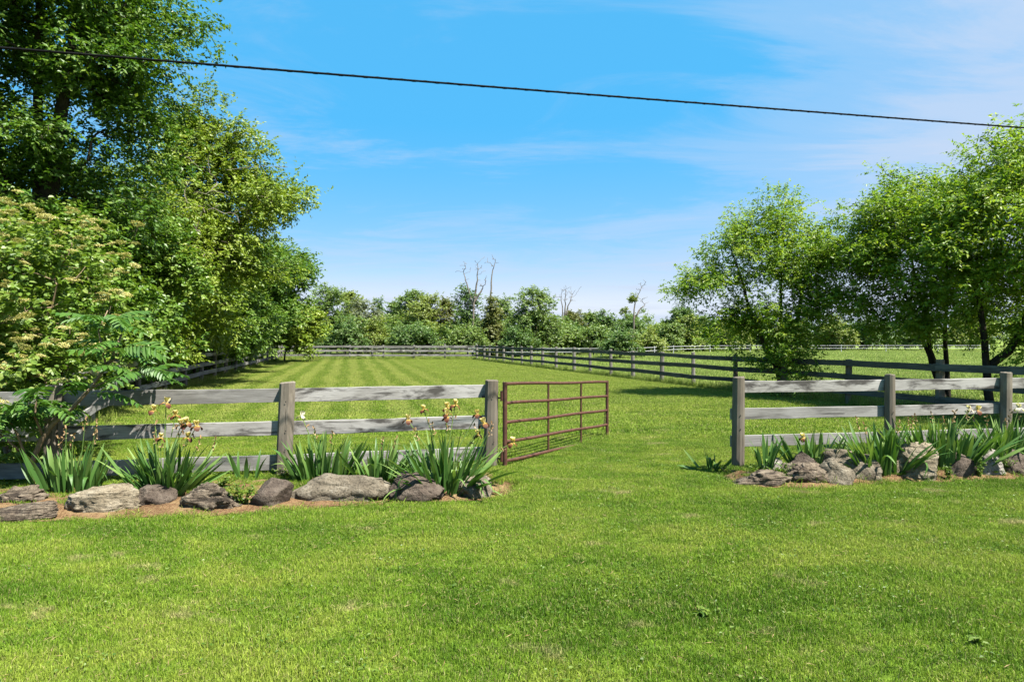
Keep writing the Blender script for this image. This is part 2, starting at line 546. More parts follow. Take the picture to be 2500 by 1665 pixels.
M['petal_dark'] = leaf_mat('maroon_fall_petal', (0.10, 0.030, 0.025), (0.24, 0.10, 0.03), (0.74, 0.54, 0.14), 0.25, 0.6, 0.2)
M['bud'] = leaf_mat('withered_bud', (0.30, 0.16, 0.07), (0.46, 0.30, 0.15), (0.60, 0.45, 0.28), 0.2, 0.8, 0.1)
M['weed'] = leaf_mat('weed_leaf', (0.075, 0.165, 0.016), (0.140, 0.245, 0.026), (0.230, 0.330, 0.050))
M['straw'] = leaf_mat('dry_straw', (0.13, 0.075, 0.035), (0.26, 0.17, 0.08), (0.42, 0.32, 0.165), 0.15, 0.8, 0.1)

# ------------------------------------------------------------------ ground
me = mesh_np('ground', [(-3000, -400, 0), (3000, -400, 0), (3000, 5000, 0), (-3000, 5000, 0)], np.array([[0, 1, 2, 3]]), [M['ground']])
tag(link('ground', me), kind='structure')

# beds of earth behind the stones: front edge and back edge polylines in plan
BED_L_F = [(-9.5, 6.05), (-5.0, 6.24), (-3.97, 6.42), (-3.08, 6.48), (-2.74, 6.60), (-1.57, 6.90), (-0.9, 7.04), (-0.32, 7.12), (0.02, 7.45)]
BED_L_B = [(-9.5, 7.1), (-5.0, 7.75), (-3.97, 8.0), (-3.1, 8.2), (-2.74, 8.25), (-1.57, 8.5), (-0.9, 8.55), (-0.35, 8.5), (0.02, 7.9)]
BED_R_F = [(2.74, 8.15), (2.92, 7.80), (3.10, 7.72), (3.77, 7.70), (4.59, 7.96), (5.39, 8.02), (6.65, 8.26), (8.0, 8.5), (9.8, 8.8)]
BED_R_B = [(2.75, 8.42), (2.9, 8.44), (3.05, 8.46), (3.77, 8.56), (4.59, 8.68), (5.39, 8.80), (6.65, 9.0), (8.0, 9.2), (9.8, 9.5)]


def poly_interp(P, n):
    P = np.array(P, float)
    d = np.concatenate([[0], np.cumsum(np.linalg.norm(np.diff(P, axis=0), axis=1))])
    s = np.linspace(0, d[-1], n)
    return np.stack([np.interp(s, d, P[:, 0]), np.interp(s, d, P[:, 1])], 1)


def bed_h(t, x, y, hmax):
    h = hmax * np.sin(np.clip(t * 1.25, 0, 1) * math.pi * 0.5) ** 1.3 * np.clip((1 - t) * 3.0, 0, 1) ** 0.7
    return h


def make_bed(name, F, B, hmax):
    n, m = 120, 22
    f, b = poly_interp(F, n), poly_interp(B, n)
    V, Fc = [], []
    for i in range(n):
        for j in range(m):
            t = j / (m - 1)
            p = f[i] * (1 - t) + b[i] * t
            jit = 0.10 * mnoise.noise((p[0] * 2.3, p[1] * 2.3, 3)) + 0.05 * mnoise.noise((p[0] * 7, p[1] * 7, 3))
            p = p + np.array([0, jit])
            edge = min(1.0, min(i, n - 1 - i) / 6.0)
            z = 0.006 + edge * (bed_h(t, p[0], p[1], hmax) + 0.018 * max(0, mnoise.noise((p[0] * 9, p[1] * 9, 0)) + 0.3) * (1 if 0.03 < t < 0.97 else 0))
            V.append((p[0], p[1], z))
    for i in range(n - 1):
        for j in range(m - 1):
            a = i * m + j
            Fc.append((a, a + m, a + m + 1, a + 1))
    me = mesh_np(name, V, np.array(Fc), [M['soil']], smooth=True)
    return tag(link(name, me), kind='structure')


make_bed('soil_bed_left', BED_L_F, BED_L_B, 0.11)
make_bed('soil_bed_right', BED_R_F, BED_R_B, 0.14)


def in_bed(x, y, pad=0.0):
    for F, B in ((BED_L_F, BED_L_B), (BED_R_F, BED_R_B)):
        if F[0][0] - pad < x < F[-1][0] + pad:
            yf = np.interp(x, [p[0] for p in F], [p[1] for p in F])
            yb = np.interp(x, [p[0] for p in B], [p[1] for p in B])
            if yf - pad < y < yb + pad:
                return (y - yf) / (yb - yf)
    return -1.0


def bed_z(x, y):
    for F, B, h in ((BED_L_F, BED_L_B, 0.11), (BED_R_F, BED_R_B, 0.14)):
        if F[0][0] < x < F[-1][0]:
            yf = np.interp(x, [p[0] for p in F], [p[1] for p in F])
            yb = np.interp(x, [p[0] for p in B], [p[1] for p in B])
            if yf < y < yb:
                return float(bed_h(np.array((y - yf) / (yb - yf)), x, y, h))
    return 0.0


# ------------------------------------------------------------------ fences
def board(parent, p0, p1, h, th, mat, seed, name='rail', wav=0.006, nseg=12, yaw=None):
    rng = random.Random(seed)
    p0, p1 = Vector(p0), Vector(p1)
    d = p1 - p0
    L = d.length
    V, F = [], []
    bz = 0.0035
    for i in range(nseg + 1):
        t = i / nseg
        x = t * L
        top = h / 2 + wav * (mnoise.noise((t * 4 + seed * 1.7, 0.3, seed)) * 1.2 + mnoise.noise((t * 15, 1.3, seed)) * 0.7)
        bot = -h / 2 + wav * (mnoise.noise((t * 4 + seed * 2.1, 5.3, seed)) * 1.6 + mnoise.noise((t * 15, 7.3, seed)) * 0.5)
        bow = 0.010 * math.sin(t * math.pi) * rng.choice((1, 1)) * ((seed % 5) - 2) / 2
        y0, y1 = -th / 2 + bow, th / 2 + bow
        for (y, z) in ((y0, bot + bz), (y0 + bz, bot), (y1 - bz, bot), (y1, bot + bz), (y1, top - bz), (y1 - bz, top), (y0 + bz, top), (y0, top - bz)):
            V.append((x, y, z))
    for i in range(nseg):
        for k in range(8):
            F.append((i * 8 + k, (i + 1) * 8 + k, (i + 1) * 8 + (k + 1) % 8, i * 8 + (k + 1) % 8))
    Fs = [np.array(F), np.array([list(range(8)), list(range(nseg * 8, nseg * 8 + 8))[::-1]])]
    me = mesh_np(name, V, Fs, [mat])
    o = link(name, me, parent)
    rz = math.atan2(d.y, d.x)
    ry = -math.atan2(d.z, math.hypot(d.x, d.y))
    o.rotation_euler = (0, ry, rz)
    o.location = p0 - (parent.location if parent else Vector())
    return o


def post(parent, x, y, h, r, mat, seed, lean=(0, 0), square=0.0, name='post', ns=12, nz=7):
    V, F = [], []
    for i in range(nz + 1):
        t = i / nz
        z = -0.12 + t * (h + 0.12)
        rr = r * (1.06 - 0.10 * t)
        for k in range(ns):
            a = 2 * math.pi * k / ns
            ca, sa = math.cos(a), math.sin(a)
            q = 1.0 / max(abs(ca), abs(sa))
            f = (1 - square) + square * min(q, 1.22)
            nn = 1 + 0.07 * mnoise.noise((ca * 1.5 + seed * 3.1, sa * 1.5, z * 1.1)) + 0.03 * mnoise.noise((ca * 5, sa * 5 + seed, z * 2))
            zz = z
            if i == nz:
                zz = z + 0.022 * mnoise.noise((ca * 2 + seed, sa * 2, 4.0))
            V.append((rr * f * nn * ca + lean[0] * max(z, 0), rr * f * nn * sa + lean[1] * max(z, 0), zz))
    for i in range(nz):
        for k in range(ns):
            F.append((i * ns + k, i * ns + (k + 1) % ns, (i + 1) * ns + (k + 1) % ns, (i + 1) * ns + k))
    # domed, split top
    b = nz * ns
    for k in range(ns):
        v = V[b + k]
        V.append((v[0] * 0.86 + lean[0] * h * 0.14, v[1] * 0.86 + lean[1] * h * 0.14, v[2] + 0.010))
    for k in range(ns):
        F.append((b + k, b + (k + 1) % ns, b + ns + (k + 1) % ns, b + ns + k))
    Fs = [np.array(F), np.array([list(range(b + ns, b + 2 * ns))])]
    me = mesh_np(name, V, Fs, [mat])
    return link(name, me, parent, (x - parent.location.x, y - parent.location.y, 0))


def nails(parent_post, face_y, zs, xs=(0,)):
    for z in zs:
        for x in xs:
            V, Fs = tube_np([(x, face_y, z), (x, face_y - 0.004, z)], 0.008, 8)
            link('nail', mesh_np('nail', V, Fs, [M['nail']]), parent_post)


# front fence, left of the gate
LP = [(-8.6, 7.45), (-5.70, 7.92), (-3.01, 8.417), (-0.31, 9.07)]
LH = [1.2, 1.21, 1.22, 1.205]
fl = empty('paddock_fence', (-3.01, 8.417, 0), 'weathered grey three-rail board fence with iris clumps, left of the rusty gate', 'fence', 'three-rail board fences')
LEAN = [(0.0, 0), (0.02, 0), (0.045, 0), (0.02, 0)]
for i, ((x, y), h) in enumerate(zip(LP, LH)):
    p = post(fl, x, y, h, 0.098 if i > 1 else 0.092, M['post'], 11 + i, LEAN[i], 0.45)
    if i >= 2:
        nails(p, -0.105, (0.60, 0.98), (0.02 + LEAN[i][0],))
        nails(p, -0.105, (0.35,), (0.055,))
RZ_L = [(1.05, 0.185), (0.612, 0.182), (0.165, 0.188)]
for i in range(3):
    (x0, y0), (x1, y1) = LP[i], LP[i + 1]
    for k, (z, h) in enumerate(RZ_L):
        dz0 = [0.0, 0.0, 0.0, 0.0][i]
        off = 0.085
        xx0, xx1 = x0 - 0.03, x1 + 0.03
        if i < 2: xx1 = x1 - 0.005
        if i > 0: xx0 = x0 + 0.005
        if k == 0 and i == 2: xx1 = x1 - 0.02
        board(fl, (xx0, y0 + off, z), (xx1, y1 + off, z + (0.0, 0.003, -0.004)[k]), h, 0.045, M['rail'], 100 + i * 7 + k, wav=0.007, nseg=16)

# front fence, right of the gate
RP = [(2.966, 8.40), (5.17, 8.75), (7.03, 9.10), (9.0, 9.48)]
RH = [1.29, 1.306, 1.315, 1.3]
fr = empty('paddock_fence', (2.966, 8.40, 0), 'weathered grey three-rail board fence with round posts, above the stones right of the gateway', 'fence', 'three-rail board fences')
for i, ((x, y), h) in enumerate(zip(RP, RH)):
    p = post(fr, x, y, h, (0.078, 0.066, 0.072, 0.07)[i], M['post'], 31 + i, ((0.012, 0), (0.004, 0), (0.006, 0), (0, 0))[i], 0.1)
    nails(p, -0.078 if i == 0 else -0.07, (0.80, 0.62), (0.01,))
RZ_R = [(1.160, 0.152), (0.803, 0.146), (0.443, 0.146)]
for i in range(3):
    (x0, y0), (x1, y1) = RP[i], RP[i + 1]
    for k, (z, h) in enumerate(RZ_R):
        xx0 = x0 + (0.006 if i else (-0.065 if k else -0.02))
        board(fr, (xx0, y0 + 0.075, z), (x1 - 0.006, y1 + 0.075, z), h, 0.042, M['rail'], 200 + i * 7 + k, wav=0.004, nseg=16)

# right paddock fence running away to the far corner
RIGHT_Y = [12.7, 15.03, 17.55, 19.86, 22.13, 24.51, 26.67, 29.0, 31.06, 33.33, 35.3, 37.83, 39.97, 41.92, 43.73, 45.71, 47.68, 49.4, 51.36, 52.76, 55.0]
rp = [(14.906 - 0.3274 * y, y) for y in RIGHT_Y]
fe = empty('paddock_fence', (rp[4][0], rp[4][1], 0), 'long shaded three-rail board fence running along the right side of the paddock', 'fence', 'three-rail board fences')
rnd = random.Random(5)
for i, (x, y) in enumerate(rp):
    hh = 1.26 + rnd.uniform(-0.04, 0.05)
    post(fe, x + 0.09, y + 0.03, hh, 0.085 + rnd.uniform(-0.012, 0.01), M['post'] if i < 5 else M['post_far'], 300 + i, (rnd.uniform(-0.02, 0.02), 0), 0.3, ns=8, nz=4)
zj = {k: [z + rnd.uniform(-0.025, 0.025) for _ in rp] for k, z in enumerate((1.13, 0.76, 0.37))}
for i in range(len(rp) - 1):
    (x0, y0), (x1, y1) = rp[i], rp[i + 1]
    for k in range(3):
        board(fe, (x0 - 0.035, y0 - 0.0, zj[k][i]), (x1 - 0.035, y1 + 0.03, zj[k][i + 1]), 0.155 + rnd.uniform(-0.012, 0.012), 0.04, M['rail_shaded'], 400 + i * 3 + k, wav=0.008, nseg=8)

# left paddock fence below the trees
lpts = [(-5.75, 8.1), (-7.4, 10.4), (-8.83, 13.5), (-9.95, 16.2), (-11.0, 18.9)]
for y in np.arange(21.6, 56.0, 2.62):
    lpts.append((-11.0 - 0.2493 * (y - 18.9), float(y)))
lpts[-1] = (-20.0, 55.0)
fw = empty('paddock_fence', (-11.0, 18.9, 0), 'shaded grey three-rail board fence under the trees along the left of the paddock', 'fence', 'three-rail board fences')
zj = {k: [z + rnd.uniform(-0.03, 0.03) for _ in lpts] for k, z in enumerate((1.10, 0.72, 0.34))}
for i, (x, y) in enumerate(lpts):
    if i:
        post(fw, x - 0.10, y + 0.03, 1.24 + rnd.uniform(-0.05, 0.06), 0.085, M['post_far'], 500 + i, (rnd.uniform(-0.03, 0.03), 0), 0.3, ns=8, nz=4)
for i in range(len(lpts) - 1):
    (x0, y0), (x1, y1) = lpts[i], lpts[i + 1]
    for k in range(3):
        board(fw, (x0 + 0.02, y0, zj[k][i]), (x1 + 0.02, y1 + 0.03, zj[k][i + 1]), 0.16, 0.04, M['rail'], 600 + i * 3 + k, wav=0.008, nseg=8)

# far cross fence
fpx = [-19.9, -17.2, -14.0, -11.1, -8.46, -5.8, -3.05]
ff = empty('paddock_fence', (-11.1, 55.1, 0), 'pale grey three-rail fence across the far end of the mown paddock', 'fence', 'three-rail board fences')
for i, x in enumerate(fpx[:-1]):
    post(ff, x, 55.16, 1.27 + rnd.uniform(-0.04, 0.06), 0.08, M['post_far'], 700 + i, (0, 0), 0.3, ns=8, nz=4)
for i in range(len(fpx) - 1):
    for k, z in enumerate((1.12, 0.76, 0.38)):
        board(ff, (fpx[i], 55.05, z + rnd.uniform(-0.02, 0.02)), (fpx[i + 1], 55.05, z + rnd.uniform(-0.02, 0.02)), 0.15, 0.04, M['rail'], 800 + i * 3 + k, wav=0.008, nseg=6)

# white rail fence across the far pasture
wp = [(-22.0, 60.5), (-17.5, 60.0), (-13, 59.5), (-8.5, 59), (-4.0, 58.5), (0.0, 58.0), (4.0, 57.5), (8.0, 57.5), (11.0, 58.5), (14.5, 65), (18.2, 72), (24.5, 79), (30, 80.5), (36, 81), (42, 81.5), (48, 82), (55, 82.5), (62, 83)]
fh = empty('pasture_fence', (8.0, 57.5, 0), 'thin white two-rail fence beyond the green pasture in front of the far bushes', 'fence')
for i, (x, y) in enumerate(wp):
    post(fh, x, y, 1.02, 0.045, M['white'] if i > 4 else M['post_far'], 900 + i, (0, 0), 0.4, ns=8, nz=2)
for i in range(len(wp) - 1):
    for z in (0.93, 0.60):
        board(fh, (wp[i][0], wp[i][1] - 0.08, z), (wp[i + 1][0], wp[i + 1][1] - 0.08, z), 0.045, 0.03, M['white'] if i >= 4 else M['rail'], 950 + i, wav=0.003, nseg=4)

# ------------------------------------------------------------------ gate
GH = Vector((-0.10, 9.0, 0))
GE = Vector((1.76, 11.82, 0))
gd = (GE - GH).normalized()
gate = empty('farm_gate', (GH.x, GH.y, 0), 'open rusty brown five-bar tubular steel gate sagging into the grass', 'gate')
ztop_h, ztop_e = 1.165, 1.0
sp_h, sp_e = 0.272, 0.262


def gpt(t, k):
    p = GH.lerp(GE, t)
    zh = ztop_h - sp_h * k
    ze = ztop_e - sp_e * k
    return (p.x - GH.x, p.y - GH.y, zh + (ze - zh) * t)


def part_tube(name, parent, pts, r, mat, sides=10):
    V, Fs = tube_np(pts, r, sides)
    return link(name, mesh_np(name, V, Fs, [mat], smooth=False), parent)


for k in range(5):
    pts = [gpt(t, k) for t in np.linspace(0.0, 1.0, 9)]
    pts = [(a, b, c + 0.006 * math.sin(i * 1.1 + k)) if 0 < i < 8 else (a, b, c) for i, (a, b, c) in enumerate(pts)]
    part_tube('rail', gate, pts, 0.0235, M['rust'])
a, b = gpt(0, -0.09), gpt(0, 4.22)
part_tube('hinge_stile', gate, [a, b], 0.033, M['rust'], 12)
a, b = gpt(1, -0.10), gpt(1, 3.75)
part_tube('latch_stile', gate, [a, b], 0.028, M['rust'], 12)
for t in (0.36, 0.69):
    part_tube('brace', gate, [gpt(t, 0), gpt(t, 4)], 0.017, M['rust'], 8)
for k, z in enumerate((0.965, 0.11)):
    hg = part_tube('hinge', gate, [(-0.115, 0.05, z), (-0.06, 0.02, z - 0.004), (-0.045, 0.0, z), (-0.045, 0.0, z + 0.03)], 0.012, M['hinge'], 6)
    part_tube('hinge_sleeve', gate, [(-0.044, -0.002, z - 0.04), (-0.044, -0.002, z + 0.10)], 0.022, M['rust'], 8)
# end of the hinge bolt behind the gate post
part_tube('hinge_bolt', gate, [(-0.33, 0.09, 0.975), (-0.27, 0.10, 0.975)], 0.016, M['hinge'], 6)
# chain draped on the latch stile
links = []
ex, ey, ez = gpt(1, 1.95)
path = []
for i in range(9):
    path.append((ex - 0.020 - 0.035 * math.sin(i / 8 * math.pi), ey - 0.04, ez + 0.05 - i * 0.048))
for i in range(7):
    path.append((ex - 0.075 + 0.012 * i, ey - 0.045, ez - 0.33 + i * 0.052))
for i, p in enumerate(path):
    ang = (i % 2) * math.pi / 2
    ring = []
    for k in range(9):
        t = 2 * math.pi * k / 8
        u, w = 0.013 * math.cos(t), 0.024 * math.sin(t)
        ring.append((p[0] + u * math.cos(ang), p[1] + u * math.sin(ang), p[2] + w))
    links.append(tube_np(ring, 0.0045, 4, False))
V, Fs = merge(links)
link('chain', mesh_np('chain', V, Fs, [M['hinge']]), gate)

# ------------------------------------------------------------------ overhead cable
A = Vector((-4.8, 6.0, 4.53)); B = Vector((7.53, 9.4, 4.90))
dv = B - A
pts = []
for i in range(41):
    t = -2.2 + 5.4 * i / 40
    p = A + dv * t
    sag = 0.035 * (t * (t - 1.0))
    pts.append((p.x, p.y, p.z + sag))
V, Fs = tube_np(pts, 0.012, 8)
cable = tag(link('overhead_cable', mesh_np('overhead_cable', V, Fs, [M['cable']], smooth=True)), 'black overhead cable slanting down across the blue sky', 'cable')
# lashing wire wound around the cable
w = []
for i in range(2400):
    t = i / 2399
    f = t * 40
    j = min(int(f), 39)
    q = Vector(pts[j]).lerp(Vector(pts[j + 1]), f - j)
    a = i * 0.7
    w.append((q.x, q.y + 0.012 * math.cos(a), q.z + 0.012 * math.sin(a)))
V, Fs = tube_np(w, 0.003, 3)
link('lashing_wire', mesh_np('lashing_wire', V, Fs, [M['cable']]), cable)


# ------------------------------------------------------------------ stones
def ico(sub):
    import bmesh
    bm = bmesh.new()
    bmesh.ops.create_icosphere(bm, subdivisions=sub, radius=1.0)
    V = np.array([v.co[:] for v in bm.verts])
    F = np.array([[v.index for v in f.verts] for f in bm.faces])
    bm.free()
    return V, F


ICO5, ICO4 = ico(5), ico(4)


def rock(label, x, yf, w, h, mat, seed, depth=None, tilt=0.0, rz=0.0, rough=1.0, boxy=0.55, z0=0.0, name='field_stone', ncut=14, group='stones edging the flower beds'):
    rng = np.random.default_rng(seed)
    layered = 'layer' in mat.name or 'pale' in mat.name
    ICO_V, ICO_F = ICO5 if w > .45 else ICO4
    V = ICO_V.copy()
    # superellipsoid for a blockier body
    V = np.sign(V) * np.abs(V) ** (1 - boxy * 0.6)
    V = V / np.linalg.norm(V, axis=1, keepdims=True) ** 0.35
    for _ in range(ncut):
        n = rng.normal(size=3); n /= np.linalg.norm(n)
        if n[2] < -0.3: n[2] *= -1
        c = rng.uniform(0.52, 0.88)
        dd = V @ n - c
        V = V - np.outer(np.maximum(dd, 0) * 0.97, n)
    out = np.empty_like(V)
    for i, v in enumerate(V):
        d = 0.16 * mnoise.noise(Vector(v) * 1.3 + Vector((seed * 3.3, 0, 0))) + rough * (0.085 * mnoise.noise(Vector(v) * 3.4 + Vector((seed, 0, 0))) + 0.050 * mnoise.noise(Vector(v) * 9 + Vector((0, seed, 0))) + 0.020 * mnoise.noise(Vector(v) * 22 + Vector((0, 0, seed))))
        dd_, _p = mnoise.voronoi(Vector(v) * 1.7 + Vector((seed * 1.9, seed, 0)))
        d -= 0.10 * rough * math.exp(-(dd_[1] - dd_[0]) * 9)
        if layered:
            q = (v[2] * 5.5 + v[0] * 1.2 + 1.6 * mnoise.noise(Vector(v) * 1.6 + Vector((seed, 3, 0)))) % 1.0
            d += 0.07 * (0.5 - q) if q > 0.12 else -0.05
        out[i] = v * (1 + d)
    V = out
    ext = V.max(0) - V.min(0)
    depth = depth or w * 0.62
    V = (V - (V.max(0) + V.min(0)) / 2) / ext * np.array([w, depth, h * 1.35])
    V[:, 2] += h * 1.35 / 2 - h * 0.35
    c, s = math.cos(tilt), math.sin(tilt)
    Vx = V[:, 0] * c - V[:, 2] * s
    Vz = V[:, 0] * s + V[:, 2] * c
    V = np.stack([Vx, V[:, 1], Vz], 1)
    me = mesh_np(name, V, ICO_F, [mat], smooth=True)
    o = link(name, me, None, (x, yf + depth / 2, z0), (0, 0, rz))
    return tag(o, label, 'stone', group)


ROCKS = [
    ('dark craggy stone half out of the left edge, shaded by the sumac', -5.25, 6.72, 0.58, 0.20, 'stone_layer', 1, 0.42, 0.05, 0.1, 1.6),
    ('long flat tan slab sloping into the soil at the left edge', -4.95, 6.27, 0.70, 0.13, 'stone_layer', 2, 0.30, 0.14, 0.06, 0.7),
    ('long pale cracked stone below the leftmost iris clump', -4.26, 6.53, 0.62, 0.245, 'stone_pale', 3, 0.42, 0.07, 0.05, 0.9),
    ('dull brown rounded stone just left of the large flowering iris', -3.86, 6.74, 0.38, 0.21, 'stone_brown', 4, 0.36, -0.05, 0, 0.7),
    ('dark layered jagged stone right of the large flowering iris', -3.19, 6.62, 0.56, 0.26, 'stone_layer', 5, 0.40, 0.10, 0, 1.7),
    ('smooth round brown boulder in front of the leaning fence post', -2.60, 6.77, 0.37, 0.275, 'stone_brown', 6, 0.36, 0, 0, 0.35),
    ('biggest stone, long pale slab spotted with dark lichen', -1.94, 6.98, 0.96, 0.265, 'stone_grey', 7, 0.46, -0.06, -0.05, 1.0),
    ('dark brown stone with a whitish patch, left of the gate post iris', -1.11, 7.02, 0.58, 0.275, 'stone_brown', 8, 0.42, -0.06, 0, 0.9),
    ('grey brown stone under the iris, last one before the gate', -0.46, 7.13, 0.40, 0.22, 'stone_grey', 9, 0.36, -0.04, 0, 0.9),
    ('tiny dark wedge stone against the foot of the right gateway post', 3.02, 8.06, 0.15, 0.10, 'stone_brown', 10, 0.15, 0.2, 0, 0.7),
    ('small whitish upright chunk beside the right gateway post', 3.24, 8.13, 0.20, 0.27, 'stone_white', 11, 0.16, -0.55, 0.1, 0.6),
    ('low flat banded slab at the front of the right bed', 3.16, 7.76, 0.72, 0.145, 'stone_layer', 12, 0.40, 0.0, 0, 0.9),
    ('thin brown slab lying tilted on top of the right stones', 3.70, 8.02, 0.46, 0.30, 'stone_brown', 13, 0.36, -0.12, 0.1, 0.5),
    ('craggy grey stone under the tilted brown slab', 3.66, 7.82, 0.44, 0.215, 'stone_layer', 14, 0.34, 0.0, 0, 1.3),
    ('squared grey stone with a dark vertical crack, right bed', 4.00, 7.82, 0.42, 0.26, 'stone_grey', 15, 0.36, 0.02, 0, 0.8),
    ('large pitted grey boulder under the middle irises, right bed', 4.36, 8.00, 0.72, 0.32, 'stone_grey', 16, 0.46, -0.03, 0, 1.2),
    ('small tan stone tucked left of the tall tan stone', 4.92, 8.18, 0.22, 0.22, 'stone_pale', 17, 0.2, 0, 0, 0.9),
    ('tall tan and pale stone standing upright in the right bed', 5.17, 8.03, 0.42, 0.39, 'stone_pale', 18, 0.34, -0.10, 0, 0.8),
    ('small brown pointed stone between tall tan and pale streaked stones', 5.81, 8.22, 0.32, 0.25, 'stone_brown', 19, 0.28, -0.2, 0, 0.7),
    ('upright pale streaked stone below the right-hand round post', 6.23, 8.30, 0.38, 0.36, 'stone_white', 20, 0.32, -0.05, 0, 0.9),
    ('brown grey stone cut by the right edge of the picture', 6.70, 8.36, 0.44, 0.27, 'stone_brown', 21, 0.34, 0.05, 0, 0.8),
    ('fist-sized grey stone among weeds behind the banded slab', 3.48, 8.02, 0.14, 0.20, 'stone_grey', 22, 0.14, 0, 0, 0.8),
]
for r in ROCKS:
    rock(r[0], r[1], r[2] - .03, r[3] * (1.20 if r[1] < 1 else 1.26), r[4] * (1.06 if r[1] < 1 else 1.24), M[r[5]], r[6], r[7], r[8], r[9], r[10])


# ------------------------------------------------------------------ leaves and trees
def leaf_quads(C, D, Nn, L, W, fold=0.12, rounded=False):
    """C base points, D unit direction, Nn approx normal"""
    n = len(C)
    S = norm(np.cross(Nn, D))
    Nn = np.cross(D, S)
    L = np.broadcast_to(L, (n,))[:, None]
    W = np.broadcast_to(W, (n,))[:, None]
    if rounded:
        V = np.stack([C, C + D * L * .22 + S * W * .42 + Nn * W * fold, C + D * L * .62 + S * W * .46 + Nn * W * fold, C + D * L - Nn * L * .06,
                      C + D * L * .62 - S * W * .46 + Nn * W * fold, C + D * L * .22 - S * W * .42 + Nn * W * fold], 1)
        idx = np.arange(n)[:, None] * 6
        F = np.concatenate([idx + np.array([[0, 3, 2, 1]]), idx + np.array([[0, 5, 4, 3]])])
        return V.reshape(-1, 3), F, 6
    V = np.stack([C, C + D * L * .42 + S * W * .5 + Nn * W * fold, C + D * L, C + D * L * .42 - S * W * .5 + Nn * W * fold], 1)
    F = np.arange(n * 4).reshape(n, 4)
    return V.reshape(-1, 3), F, 4


def rand_dir(rng, n):
    return norm(rng.normal(size=(n, 3)))


def crown_points(rng, lobes, n, shell, bumpy=0.2, bough=6):
    """leaf clusters gathered into flattened boughs over the lobes, with some filling inside"""
    lob = np.array(lobes, float)
    wt_ = (lob[:, 3] * lob[:, 4] * lob[:, 5]) ** (2 / 3)
    nb = max(4, n // bough)
    idx = rng.choice(len(lob), nb, p=wt_ / wt_.sum())
    d = rand_dir(rng, nb)
    d[:, 2] = np.where(d[:, 2] < -0.5, -d[:, 2] * .6, d[:, 2])
    inner = rng.random(nb) < .26
    rad = np.where(inner, rng.uniform(.25, .75, nb), np.maximum(shell, .72) + (1 - np.maximum(shell, .72)) * np.sqrt(rng.random(nb))) * (.90 if bough > 2 else 1.0)
    ph = rng.uniform(0, 6.28, (len(lob), 3))
    b = 1 + bumpy * (np.sin(d[:, 0] * 5 + ph[idx, 0]) * np.sin(d[:, 1] * 5 + ph[idx, 1]) + .6 * np.sin(d[:, 2] * 9 + ph[idx, 2]))
    P0 = lob[idx, :3] + d * lob[idx, 3:6] * (rad * b)[:, None]
    bs = .25 * np.sqrt(lob[idx, 3:6].mean(1))
    k = np.repeat(np.arange(nb), bough)
    # boughs reach outwards and droop a little at their ends
    q = rng.normal(size=(nb * bough, 3)) * np.array([1.0, 1.0, .58]) * bs[k][:, None]
    hd = norm(d * np.array([1, 1, .3]))
    ext = rng.uniform(-.6, 1.0, nb * bough) * bs[k]
    P = P0[k] + q + hd[k] * ext[:, None] - np.array([0, 0, 1.0]) * (np.maximum(ext, 0) ** 2 * .5)[:, None]
    out = norm((P - lob[idx[k], :3]) / lob[idx[k], 3:6])
    keep = P[:, 2] > 0.2
    return P[keep], out[keep]


def skeleton(stems, tips, rt, rtip, rng, mids=2):
    """stems: polylines of 3d points; tips joined to nearest skeleton node below them"""
    P, par, srad = [], [], []
    for st in stems:
        st = np.array(st, float)
        pp = []
        for a, b in zip(st[:-1], st[1:]):
            for t in np.linspace(0, 1, 4, endpoint=False):
                pp.append(a * (1 - t) + b * t)
        pp.append(st[-1])
        prev = -1
        for i, p in enumerate(pp):
            jit = rng.normal(size=3) * (0.03 if i else 0)
            P.append(p + jit); par.append(prev); prev = len(P) - 1
            srad.append(rt * (1 - 0.78 * i / (len(pp) - 1)))
    ns = len(P)
    P = np.array(P)
    order = np.argsort(np.min(np.linalg.norm(tips[:, None] - P[None], axis=2), axis=1))
    cap = ns + len(tips) * (mids + 1)
    PP = np.zeros((cap, 3)); PP[:ns] = P
    par = par + [0] * (cap - ns)
    n = ns
    for k in order:
        c = tips[k]
        d = c - PP[:n]
        cost = np.linalg.norm(d, axis=1) + 0.9 * np.maximum(0, -d[:, 2]) + (np.arange(n) >= ns) * 0.05
        cost[0] += 0.5
        j = int(np.argmin(cost))
        a = PP[j]
        prev = j
        ln = np.linalg.norm(c - a)
        for q in range(1, mids + 1):
            t = q / (mids + 1)
            PP[n] = a * (1 - t) + c * t + np.array([0, 0, 0.10 * ln * math.sin(t * math.pi)]) + rng.normal(size=3) * ln * 0.05
            par[n] = prev; prev = n; n += 1
        PP[n] = c; par[n] = prev; n += 1
    cnt = np.zeros(n)
    par = np.array(par[:n])
    cnt[ns:] = 0
    has = np.ones(n, bool); has[par[par >= 0]] = False
    cnt[has] = 1
    for i in range(n - 1, -1, -1):
        if par[i] >= 0:
            cnt[par[i]] += cnt[i]
    rad = rtip * np.maximum(cnt, 1) ** 0.5
    rad = np.minimum(rad, rt * 0.62)
    rad[:ns] = np.maximum(np.array(srad), rtip)
    return PP[:n], par, rad


